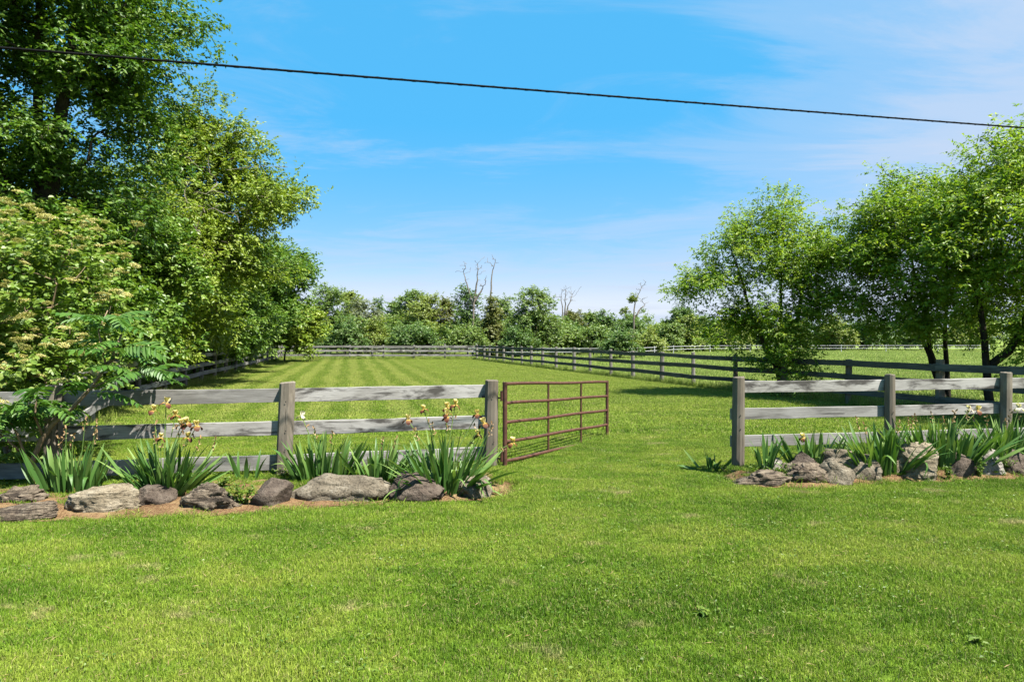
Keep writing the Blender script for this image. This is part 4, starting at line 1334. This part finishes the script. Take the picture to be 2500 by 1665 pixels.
# ------------------------------------------------------------------ sumac with feather leaves
def pinnate_mesh(seed, n=9, L=.44):
    rng = np.random.default_rng(seed)
    t = np.linspace(0, 1, 8)
    rach = np.stack([L * t, np.zeros(8), .06 * np.sin(t * 2.2) - .22 * L * t ** 2.2], 1)
    V, Fs = tube_np(rach, np.linspace(.0035, .0015, 8), 4, False)
    parts = [(V, Fs)]
    ti = np.linspace(.16, .98, n)
    base = np.stack([np.interp(ti, t, rach[:, i]) for i in range(3)], 1)
    lens = .118 * (0.72 + .5 * np.sin(ti * 2.6)) * rng.uniform(.9, 1.1, n)
    C, D, Nn, LL = [], [], [], []
    for i in range(n):
        for s in (-1, 1):
            C.append(base[i]); LL.append(lens[i])
            D.append((.38 + rng.normal() * .05, s * .80, -.42 + rng.normal() * .10)); Nn.append((.15, s * .38, 1.0))
    C.append(base[-1]); D.append((.9, 0, -.45)); Nn.append((.4, 0, 1)); LL.append(.085)
    D = norm(np.array(D)); Nn = np.array(Nn)
    Nn = norm(Nn - D * np.sum(Nn * D, 1, keepdims=True))
    LL = np.array(LL)
    V2, F2, k = leaf_quads(np.array(C), D, Nn, LL, LL * .33, .16, True)
    tint = np.concatenate([np.full(len(V), .8), np.repeat(rng.uniform(.2, .8, len(C)), k)])
    VV, FF = merge([(V, Fs), (V2, [F2])])
    return mesh_np('feather_leaf', VV, FF, [M['leaf_sumac']], tint)


PIN = [pinnate_mesh(s, n) for s, n in ((1, 9), (2, 8), (3, 10), (4, 7))]
SB = Vector((-5.60, 7.45, 0))
sumac = empty('sumac_tree', SB, 'slender leaning sumac with long feather-like leaves beside the left fence post', 'tree')
trunk = [(-5.60, 7.45, -.1), (-5.62, 7.48, .36), (-5.52, 7.50, .62), (-5.40, 7.52, .80), (-5.22, 7.56, .96), (-5.02, 7.62, 1.22), (-4.86, 7.75, 1.55), (-4.80, 7.85, 1.85)]
stems = [trunk, [(-5.5, 7.5, .64), (-5.56, 7.44, .9), (-5.50, 7.40, 1.15)], [(-5.6, 7.46, .2), (-5.75, 7.42, .7), (-5.92, 7.38, 1.05)], [(-5.05, 7.62, 1.2), (-4.75, 7.66, 1.34), (-4.50, 7.72, 1.46)], [(-5.66, 7.44, .45), (-5.85, 7.40, .62), (-6.02, 7.38, .80)],
         [(-4.9, 7.7, 1.5), (-5.05, 7.8, 1.9), (-5.0, 7.9, 2.15)]]
radii = [(.036, .014), (.018, .007), (.02, .007), (.012, .005), (.012, .006), (.014, .006)]
parts = []
for st, (r0, r1) in zip(stems, radii):
    pts = [Vector(p) - SB for p in st]
    parts.append(tube_np(pts, list(np.linspace(r0, r1, len(pts))), 7))
V, Fs = merge(parts)
link('trunk', mesh_np('trunk', V, Fs, [M['bark_tan']], smooth=True), sumac)
rng = np.random.default_rng(53)
k = 0
for tip, n, zr in ((trunk[-1], 12, .35), (stems[1][-1], 12, .25), (stems[2][-1], 13, .3), (stems[3][-1], 9, .15), (stems[4][-1], 9, .15), (stems[5][-1], 10, .25), (trunk[5], 4, .1)):
    for j in range(int(n * 1.05)):
        a = j * 2.4 + rng.uniform(-.3, .3)
        p = Vector(tip) - SB + Vector((0, 0, -zr * rng.random()))
        s = rng.uniform(.85, 1.3)
        link('feather_leaf', PIN[k % 4], sumac, p, (rng.normal() * .2, -rng.uniform(-.15, .55), a), (s, s, s))
        k += 1


# ------------------------------------------------------------------ irises
def blade_leaf(seed, bend, L=1.0, W=.034, fold=0.0):
    """sword leaf of unit length along Z, bending towards +X"""
    n = 9
    t = np.linspace(0, 1, n)
    ang = bend * t ** 1.7
    if fold: ang = ang + fold / (1 + np.exp(-(t - .62) * 30))
    dxs = np.sin(ang); dzs = np.cos(ang)
    x = np.concatenate([[0], np.cumsum((dxs[1:] + dxs[:-1]) / 2 * (L / (n - 1)))])
    z = np.concatenate([[0], np.cumsum((dzs[1:] + dzs[:-1]) / 2 * (L / (n - 1)))])
    w = W * np.array([.75, .95, 1.05, 1.1, 1.08, 1.0, .82, .5, .03])
    V, F, ti = [], [], []
    for i in range(n):
        nx, nz = math.cos(ang[i]), -math.sin(ang[i])
        V += [(x[i], -w[i], z[i]), (x[i] + nx * w[i] * .22, 0, z[i] + nz * w[i] * .22), (x[i], w[i], z[i])]
        ti += [.35 + .4 * t[i]] * 3
    for i in range(n - 1):
        a = i * 3
        F += [(a, a + 1, a + 4, a + 3), (a + 1, a + 2, a + 5, a + 4)]
    return mesh_np('leaf', V, np.array(F), [M['iris_leaf']], np.clip(np.array(ti) * (0.45 + 1.1 * ((seed * 37) % 10) / 10), 0, 1), smooth=True)


UPR = [blade_leaf(s, b) for s, b in enumerate((.05, .2, .38, .6, .3, .12))]
ARC = [blade_leaf(s + 3, b, fold=f) for s, (b, f) in enumerate(((1.1, 0), (1.7, 0), (.7, 1.3), (.35, 2.3)))]


def petal(rng, L, W, a0, a1, az, n=5):
    """curved petal starting at origin, elevation angle from a0 to a1 (rad, 0 = up)"""
    t = np.linspace(0, 1, n)
    ang = a0 + (a1 - a0) * t
    r = np.concatenate([[0], np.cumsum(np.sin(ang[1:]) * L / (n - 1))])
    z = np.concatenate([[0], np.cumsum(np.cos(ang[1:]) * L / (n - 1))])
    w = W * np.array([.25, .75, 1.0, .95, .35]) * .5
    V, F = [], []
    ca, sa = math.cos(az), math.sin(az)
    for i in range(n):
        for s, rr in ((-1, 0), (0, .18), (1, 0)):
            wob = rng.normal() * W * .05
            R_ = r[i] - rr * w[i] * math.cos(ang[i]) + wob
            V.append((R_ * ca - s * w[i] * sa, R_ * sa + s * w[i] * ca, z[i] + rr * w[i] * math.sin(ang[i]) + wob))
    for i in range(n - 1):
        a = i * 3
        F += [(a, a + 1, a + 4, a + 3), (a + 1, a + 2, a + 5, a + 4)]
    return np.array(V), [np.array(F)]


def flower_meshes(seed, m_up, m_dn):
    rng = np.random.default_rng(seed)
    up = merge([petal(rng, .078, .062, .55, -.95, k * 2.094 + .3) for k in range(3)])
    dn = merge([petal(rng, .088, .056, 1.15, 2.9, k * 2.094 + 1.35) for k in range(3)])
    a = mesh_np('flower', up[0], up[1], [m_up], np.tile(rng.uniform(.3, 1, 15), 3), smooth=True)
    b = mesh_np('falls', dn[0], dn[1], [m_dn], np.tile(np.repeat([1.0, .8, .45, .15, .05], 3), 3), smooth=True)
    return a, b


FL_Y = [flower_meshes(s, M['petal_yellow'], M['petal_dark']) for s in range(3)]
FL_W = [flower_meshes(9, M['petal_white'], M['petal_white'])]


def bud_mesh():
    rng = np.random.default_rng(4)
    parts = [petal(rng, .05, .02, .35, -.2, k * 2.09) for k in range(3)] + [petal(rng, .035, .016, 1.2, 2.2, k * 2.09 + 1) for k in range(2)]
    V, Fs = merge(parts)
    return mesh_np('withered_bud', V, Fs, [M['bud']], rng.random(len(V)), smooth=True)


BUD = bud_mesh()


def iris(label, x, y, n, H, rx, ry, flowers=(), buds=(), seed=1, arcs=5, lean=.55, name='iris_clump', group='iris clumps along the front fence'):
    rng = np.random.default_rng(seed)
    n = int(n * 1.6)
    H *= 1.08
    z0 = bed_z(x, y)
    root = empty(name, (x, y, z0), label, 'iris', group)
    for i in range(n):
        u, v = rng.uniform(-1, 1), rng.uniform(-1, 1)
        px, py = u * rx * .5, v * ry * .5
        az = math.atan2(v * .6 + rng.normal() * .35, u + rng.normal() * .25)
        ln = lean * (abs(u) * .95 + .15) * rng.uniform(.5, 1.35)
        h = H * rng.uniform(.62, 1.08)
        arc = i < arcs * 1.7
        me = ARC[rng.integers(len(ARC))] if arc else UPR[rng.integers(len(UPR))]
        if arc: h *= .85
        ws = rng.uniform(.6, 1.0) * (1.0 / max(h, .3)) * .62
        o = link('leaf', me, root, (px, py, -.03), (0, 0, 0), (h, h * ws * 1.15, h))
        M_ = Matrix.Rotation(az, 4, 'Z') @ Matrix.Rotation(ln, 4, 'Y') @ Matrix.Rotation(rng.uniform(-1.2, 1.2) if not arc else rng.uniform(-.5, .5), 4, 'Z')
        o.rotation_euler = M_.to_euler()
    for k, (fx, fz, kind) in enumerate(flowers):
        fy = rng.uniform(-.12, .12)
        bx = fx * .35
        pts = [(bx * .4, fy * .4, 0), (bx, fy * .7, fz * .5), (fx * .8, fy, fz * .85), (fx, fy, fz - .01)]
        V, Fs = tube_np(pts, [.007, .006, .005, .005], 5)
        link('flower_stalk', mesh_np('flower_stalk', V, Fs, [M['iris_leaf']], np.full(len(V), .9)), root)
        up, dn = (FL_W[0] if kind == 'w' else FL_Y[k % 3])
        s = rng.uniform(.85, 1.1)
        f = link('flower', up, root, (fx, fy, fz), (rng.normal() * .15, rng.normal() * .15, rng.uniform(0, 6)), (s, s, s))
        link('falls', dn, f)
        # spent bud lower on the same stalk
        link('withered_bud', BUD, root, (fx * .85 + .02, fy - .01, fz * .84), (rng.normal() * .5, rng.normal() * .5, rng.uniform(0, 6)))
    for k, (fx, fz) in enumerate(buds):
        fy = rng.uniform(-.1, .1)
        V, Fs = tube_np([(fx * .4, fy * .4, 0), (fx * .8, fy, fz * .6), (fx, fy, fz)], [.006, .005, .003], 4)
        link('flower_stalk', mesh_np('flower_stalk', V, Fs, [M['iris_leaf']], np.full(len(V), .7)), root)
        for j in range(3):
            link('withered_bud', BUD, root, (fx - .012 * j * (1 if fx > 0 else -1), fy, fz - .06 * j), (rng.normal() * .4, rng.normal() * .4, rng.uniform(0, 6)), (.9, .9, .9))
    return root


iris('shaded iris clump with dry seed stalks at the foot of the sumac', -4.92, 7.12, 46, .52, .62, .22, (), ((.02, .72), (.16, .8), (.30, .66), (-.1, .6), (.23, .76), (.08, .64)), 1, 3, .42)
iris('big iris clump with orange-yellow flowers, left of the leaning post', -3.90, 7.15, 74, .60, .48, .3,
     ((.03, 1.00, 'y'), (-.06, .93, 'y'), (.12, .86, 'y'), (.24, .77, 'y'), (.31, .80, 'y'), (.33, .73, 'y'), (.0, .62, 'y'), (.22, .60, 'y')), ((.46, .62), (.55, .58), (-.14, .66)), 2, 8, .75)
iris('iris clump with one cream flower, right of the leaning post', -2.28, 7.72, 54, .56, .62, .24, ((-.22, .78, 'w'),), ((-.14, .6), (.1, .55)), 3, 4, .5)
iris('flowerless iris clump left of the gate post clump', -1.60, 7.70, 36, .50, .42, .22, (), ((.05, .5), (.22, .52)), 4, 3, .55)
iris('largest iris clump with many yellow flowers in front of the gate post', -0.78, 7.38, 92, .66, .5, .32,
     ((-.42, .83, 'y'), (-.24, .95, 'y'), (.02, .96, 'y'), (.03, .86, 'y'), (.12, 1.0, 'y'), (.37, .88, 'y'), (.46, .80, 'y'), (.38, .66, 'y'), (.78, .56, 'y'), (.03, .90, 'y')), ((-.32, .72), (.55, .78), (-.14, .78)), 5, 18, .8)
iris('small upright iris fan against the right gateway post', 3.24, 8.16, 13, .46, .1, .1, (), (), 6, 1, .3)
iris('shaded iris tuft sprawling on the grass behind the right gateway post', 2.72, 8.75, 16, .36, .25, .2, (), (), 7, 6, .9)
iris('iris clump with a low yellow flower, above the tilted brown slab', 3.92, 8.26, 44, .50, .6, .22, ((-.12, .38, 'y'), (.12, .12, 'y')), (), 8, 5, .5)
iris('arching iris clump spilling between pitted boulder and tall tan stone', 4.76, 8.26, 84, .62, .62, .3, (), ((-.3, .68), (-.2, .6), (.3, .62), (.38, .7)), 9, 6, .85)
iris('wide iris clump with a yellow and a whitish flower, below the right-hand post', 5.66, 8.46, 118, .62, .95, .34, ((.50, .74, 'y'), (.40, .75, 'w'), (.1, .28, 'y')), ((-.45, .62), (-.3, .66), (-.15, .7), (0, .64), (.14, .74), (.26, .7), (.34, .78)), 10, 7, .6)
iris('iris clump at the right edge of the picture', 6.72, 8.66, 84, .60, .8, .34, ((.18, .74, 'w'),), ((-.25, .62), (-.1, .58), (.1, .66)), 11, 6, .6)
iris('few short iris shoots standing alone left of the leaning post', -3.22, 7.75, 5, .36, .25, .1, (), (), 13, 0, .3)


# ------------------------------------------------------------------ weeds
def weed(label, x, y, r, h, n, seed, name='leafy_weed', z0=None, L=.05, flower=None):
    rng = np.random.default_rng(seed)
    z0 = bed_z(x, y) if z0 is None else z0
    root = empty(name, (x, y, z0), label, 'weed')
    ns = max(4, n // 14)
    parts, C, D, Nn = [], [], [], []
    for s in range(ns):
        a = rng.uniform(0, 6.28); rr = r * rng.uniform(.1, 1)
        tip = np.array([rr * math.cos(a), rr * math.sin(a) * .7, h * rng.uniform(.5, 1)])
        parts.append(tube_np([(0, 0, -.02), tip * np.array([.6, .6, .6]), tip], [.004, .003, .002], 4, False))
        for j in range(14):
            t = rng.uniform(.25, 1.02)
            C.append(tip * t); dd = rng.normal(size=3); dd[2] = rng.uniform(-.4, .3)
            D.append(dd); Nn.append(np.array([0, 0, 1.0]) + rng.normal(size=3) * .35)
    V, Fs = merge(parts)
    link('stem', mesh_np('stem', V, Fs, [M['weed']], np.full(len(V), .4)), root)
    D = norm(np.array(D)); Nn = np.array(Nn); Nn = norm(Nn - D * np.sum(Nn * D, 1, keepdims=True))
    n_ = len(C)
    V, F, k = leaf_quads(np.array(C), D, Nn, L * rng.uniform(.6, 1.2, n_), L * .5 * rng.uniform(.7, 1.1, n_), .15, True)
    o = link('foliage', mesh_np('foliage', V, F, [M['weed']], np.repeat(rng.random(n_), k)), root)
    o['kind'] = 'stuff'
    return root


weed('bright green leafy weed between the layered stone and the round boulder', -2.88, 6.82, .16, .26, 190, 1)
weed('yellow-green weed patch beside the tall tan stone', 5.52, 8.08, .15, .22, 150, 2, L=.035)
weed('green weed trailing between the small brown and pale streaked stones', 6.02, 8.22, .15, .26, 160, 3, L=.035)
weed('creeping green weed behind the low banded slab', 3.40, 8.00, .22, .16, 170, 4, L=.03)
weed('tangle of weeds between pale streaked stone and the edge stone', 6.50, 8.42, .16, .22, 130, 5, L=.035)
weed('small broad-leaved weed alone in the lawn, lower right of centre', 1.23, 4.12, .05, .07, 30, 6, z0=0, L=.05)
weed('dark little weed in the lawn at lower right', 2.75, 3.78, .06, .05, 30, 7, z0=0, L=.04)
weed('sapling weed with small leaves left of the sumac stem', -5.72, 7.6, .16, .75, 90, 8, L=.05)
weed('leafy weeds at the foot of the leaning fence post', -2.75, 7.85, .28, .16, 180, 9, L=.04)
weed('low weeds left of the round brown boulder bed', -3.35, 7.35, .3, .14, 160, 10, L=.035)

# ------------------------------------------------------------------ grass
rng = np.random.default_rng(90)


def grass_patch(name, size, n, h0, h1, w, seed, lean=.5, seg2=True):
    rng = np.random.default_rng(seed)
    b = np.stack([rng.uniform(-size / 2, size / 2, n), rng.uniform(-size / 2, size / 2, n), np.full(n, -.004)], 1)
    az = rng.uniform(0, 6.28, n)
    d = np.stack([np.cos(az), np.sin(az), np.zeros(n)], 1)
    s = np.stack([-np.sin(az), np.cos(az), np.zeros(n)], 1)
    fa = rng.uniform(0, 3.14, n)
    s = np.stack([np.cos(fa), np.sin(fa), np.zeros(n)], 1)
    h = rng.uniform(h0, h1, n)[:, None]
    le = (np.abs(rng.normal(size=n)) * lean)[:, None]
    ww = (w * rng.uniform(.7, 1.3, n))[:, None]
    up = np.array([0, 0, 1.0])
    mid = b + up * h * .6 + d * h * le * .35
    tip = b + up * h * (1 - .25 * np.minimum(le, 1.5)) + d * h * le
    V = np.stack([b - s * ww, b + s * ww, mid + s * ww * .8, mid - s * ww * .8, tip], 1).reshape(-1, 3)
    i = np.arange(n)[:, None] * 5
    F4 = i + np.array([[0, 1, 2, 3]])
    F3 = i + np.array([[3, 2, 4]])
    t = np.repeat(rng.random(n), 5)
    me = mesh_np(name, V, [F4, F3], [M['blade']], t)
    return bpy.data.objects.new(name, me)


PATCHES = [grass_patch('grass_patch_a', .33, 1150, 0.018, .042, .0019, 1), grass_patch('grass_patch_b', .33, 1150, 0.017, .040, .0019, 2), grass_patch('grass_patch_c', .33, 1000, 0.018, .050, .0021, 3),
           grass_patch('grass_patch_mid', 1.1, 2600, .025, .060, .0050, 4), grass_patch('grass_tuft', .34, 90, .10, .26, .0032, 5, .6), grass_patch('pasture_patch', 1.3, 900, .10, .30, .008, 6, .5)]


def half_w(y): return .84 * y + 1.2


pts, var, rot, scl = [], [], [], []
y = 2.6
while y < 12.0:
    x = -half_w(y)
    while x < half_w(y):
        px, py = x + rng.uniform(-.05, .05), y + rng.uniform(-.05, .05)
        b = in_bed(px, py, .02)
        if b < 0 or b > (.40 if px < 1 else .34) + .12 * mnoise.noise((px * 3, py * 3, 1)):
            pts.append((px, py, bed_z(px, py))); var.append(int(rng.integers(3)))
            rot.append((0, 0, rng.uniform(0, 6.28))); s = rng.uniform(.92, 1.15); scl.append((s, s, s * rng.uniform(.75, 1.25)))
        x += .225
    y += .225


def right_of(x, y): return x + .3274 * y - 14.9


y = 12.0
while y < 57:
    x = -min(half_w(y), 11.5 + .2493 * max(0, y - 18.9) + 3)
    while x < half_w(y):
        if right_of(x, y) < 0.2 and y < 55.2:
            pts.append((x + rng.uniform(-.1, .1), y + rng.uniform(-.1, .1), 0)); var.append(3)
            rot.append((0, 0, rng.uniform(0, 6.28))); s = rng.uniform(.9, 1.1); scl.append((s, s, s * rng.uniform(.8, 1.2)))
        x += .95
    y += .95
y = 11.0
while y < 100:
    st = 1.1 if y < 40 else 1.8
    x = -30 if y > 55 else 14.9 - .3274 * y
    while x < min(half_w(y), 60):
        if right_of(x, y) > 0.2 or y > 55.3:
            s = rng.uniform(.8, 1.2) * (st / 1.1)
            pts.append((x + rng.uniform(-.3, .3), y + rng.uniform(-.3, .3), 0)); var.append(5)
            rot.append((0, 0, rng.uniform(0, 6.28))); scl.append((s, s, rng.uniform(.5, 1.1)))
        x += st
    y += st
# long grass left standing along the fences, between the stones and round the posts
def fringe(P, step, off, zs=(.5, 1.2), prob=1.0):
    Q = poly_interp(P, int(sum(math.dist(a, b) for a, b in zip(P[:-1], P[1:])) / step))
    for q in Q:
        if rng.random() > prob: continue
        pts.append((q[0] + rng.uniform(-off, off), q[1] + rng.uniform(-off, off), 0)); var.append(4)
        rot.append((0, 0, rng.uniform(0, 6.28))); s = rng.uniform(.7, 1.3); scl.append((s, s, rng.uniform(*zs)))


fringe(rp, .16, .12, (.6, 1.5))
fringe([(x + .35, y) for x, y in rp], .3, .2, (.8, 1.5))
fringe(lpts, .25, .2, (.6, 1.3))
fringe([(x, 55.1) for x in fpx], .12, .25, (1.0, 1.9))
fringe([(x, 54.6) for x in fpx], .2, .4, (.6, 1.2))
fringe([(-8.6, 7.6), (-5.7, 8.0), (-3.0, 8.5), (-.35, 9.1)], .22, .1, (.35, .8), .7)
fringe([(2.97, 8.5), (5.17, 8.85), (7.03, 9.2), (9, 9.6)], .2, .1, (.4, .9), .7)
fringe([(GH.x + .9, GH.y + 1.36), (GE.x, GE.y)], .10, .05, (.2, .45), .8)
fringe(BED_L_F, .30, .06, (.2, .5), .4)
fringe(BED_R_F, .28, .05, (.2, .5), .5)
fringe([(p[0], p[1] + .32) for p in BED_R_F], .30, .12, (.4, .9), .7)
me = mesh_np('grass', np.array(pts), [np.zeros((0, 3), int)] if False else [], [M['blade']]) if False else bpy.data.meshes.new('grass')
me.from_pydata(pts, [], [])
a = me.attributes.new('variant', 'INT', 'POINT'); a.data.foreach_set('value', np.array(var, dtype=np.int32))
a = me.attributes.new('rot', 'FLOAT_VECTOR', 'POINT'); a.data.foreach_set('vector', np.array(rot, dtype=np.float32).ravel())
a = me.attributes.new('scl', 'FLOAT_VECTOR', 'POINT'); a.data.foreach_set('vector', np.array(scl, dtype=np.float32).ravel())
grass = tag(link('grass', me), 'short mown green lawn grass with longer grass along the fences', 'grass', kind='stuff')
ng = bpy.data.node_groups.new('grass_instances', 'GeometryNodeTree')
ng.interface.new_socket('Geometry', in_out='INPUT', socket_type='NodeSocketGeometry')
ng.interface.new_socket('Geometry', in_out='OUTPUT', socket_type='NodeSocketGeometry')
gi = ng.nodes.new('NodeGroupInput'); go = ng.nodes.new('NodeGroupOutput')
jn = ng.nodes.new('GeometryNodeJoinGeometry')


def named(nm, ty):
    n = ng.nodes.new('GeometryNodeInputNamedAttribute')
    n.data_type = ty
    n.inputs['Name'].default_value = nm
    return n.outputs['Attribute']


av, ar, as_ = named('variant', 'INT'), named('rot', 'FLOAT_VECTOR'), named('scl', 'FLOAT_VECTOR')
for k, po in enumerate(PATCHES):
    cp = ng.nodes.new('FunctionNodeCompare')
    cp.data_type = 'INT'; cp.operation = 'EQUAL'
    ng.links.new(av, cp.inputs[2]); cp.inputs[3].default_value = k
    oi = ng.nodes.new('GeometryNodeObjectInfo')
    oi.inputs['Object'].default_value = po
    iop = ng.nodes.new('GeometryNodeInstanceOnPoints')
    ng.links.new(gi.outputs[0], iop.inputs['Points'])
    ng.links.new(cp.outputs[0], iop.inputs['Selection'])
    ng.links.new(oi.outputs['Geometry'], iop.inputs['Instance'])
    ng.links.new(ar, iop.inputs['Rotation'])
    ng.links.new(as_, iop.inputs['Scale'])
    ng.links.new(iop.outputs[0], jn.inputs[0])
ng.links.new(jn.outputs[0], go.inputs[0])
md = grass.modifiers.new('grass_instances', 'NODES')
md.node_group = ng

# dry straw and clippings on the soil, one mass
n = 9000
C, keepn = [], 0
while len(C) < n:
    if rng.random() < .62:
        x = rng.uniform(-8, 0.1); F_, B_ = BED_L_F, BED_L_B
    else:
        x = rng.uniform(2.75, 8); F_, B_ = BED_R_F, BED_R_B
    yf = np.interp(x, [p[0] for p in F_], [p[1] for p in F_])
    y = yf - .06 + abs(rng.normal()) * .28
    C.append((x, y, bed_z(x, y) + .012))
C = np.array(C)
az = rng.uniform(0, 6.28, n)
D = np.stack([np.cos(az), np.sin(az), rng.normal(size=n) * .18], 1)
V, F, k = leaf_quads(C, norm(D), norm(np.array([0, 0, 1.0]) + rng.normal(size=(n, 3)) * .4), rng.uniform(.02, .07, n), .004, .3)
tag(link('dry_straw', mesh_np('dry_straw', V, F, [M['straw']], np.repeat(rng.random(n), k))), 'dry straw and clippings strewn along the soil beds', 'straw', kind='stuff')

# low green ground cover among the stones
n = 8500
C = []
while len(C) < n:
    if rng.random() < .5:
        x = rng.uniform(-8, 0.0); F_, B_ = BED_L_F, BED_L_B; lo = .42
    else:
        x = rng.uniform(3.0, 9); F_, B_ = BED_R_F, BED_R_B; lo = .30
    if mnoise.noise((x * 2.5, 4.4, 0)) < -.05: continue
    t = rng.uniform(lo, 1.0)
    yf = np.interp(x, [p[0] for p in F_], [p[1] for p in F_]); yb = np.interp(x, [p[0] for p in B_], [p[1] for p in B_])
    y = yf + (yb - yf) * t
    C.append((x, y, bed_z(x, y) + abs(rng.normal()) * .035))
C = np.array(C)
D = rand_dir(rng, n); D[:, 2] = D[:, 2] * .4 + .1
V, F, k = leaf_quads(C, norm(D), norm(np.array([0, 0, 1.0]) + rng.normal(size=(n, 3)) * .4), rng.uniform(.02, .045, n), rng.uniform(.012, .024, n), .15, True)
tag(link('ground_cover', mesh_np('ground_cover', V, F, [M['weed']], np.repeat(rng.random(n), k))), 'low green weeds creeping behind the edging stones', 'weeds', kind='stuff')

# clover, plantain leaves and clippings mixed into the lawn: one mass
n = 9000
cc = np.stack([rng.uniform(-6.5, 6.5, 420), 2.7 + 7.5 * rng.random(420) ** 1.2], 1)
ci = rng.integers(0, 420, n)
C = np.stack([cc[ci, 0] + rng.normal(size=n) * .10, cc[ci, 1] + rng.normal(size=n) * .10, rng.uniform(.018, .042, n)], 1)
C = C[[in_bed(x, y, .05) < 0 for x, y in C[:, :2]]]
n = len(C)
D = rand_dir(rng, n); D[:, 2] *= .25
V, F, k = leaf_quads(C, norm(D), norm(np.array([0, 0, 1.0]) + rng.normal(size=(n, 3)) * .3), rng.uniform(.012, .030, n), rng.uniform(.009, .018, n), .15, True)
tag(link('lawn_weeds', mesh_np('lawn_weeds', V, F, [M['weed']], np.repeat(rng.random(n), k))), 'small clover and weed leaves scattered through the front lawn', 'weeds', kind='stuff')
n = 5200
C = np.stack([rng.uniform(-6.5, 7.5, n), 2.7 + 8 * rng.random(n) ** 1.2, rng.uniform(.02, .045, n)], 1)
keep = np.array([(mnoise.noise((x * 1.1, y * 1.7, 8)) > -.05) and in_bed(x, y, .05) < 0 for x, y in C[:, :2]])
C = C[keep]; n = len(C)
az = rng.uniform(0, 6.28, n)
D = np.stack([np.cos(az), np.sin(az), rng.normal(size=n) * .15], 1)
V, F, k = leaf_quads(C, norm(D), norm(np.array([0, 0, 1.0]) + rng.normal(size=(n, 3)) * .4), rng.uniform(.025, .07, n), .005, .3)
tag(link('grass_clippings', mesh_np('grass_clippings', V, F, [M['straw']], np.repeat(.5 + .5 * rng.random(n), k))), 'dry grass clippings lying on the front lawn', 'clippings', kind='stuff')
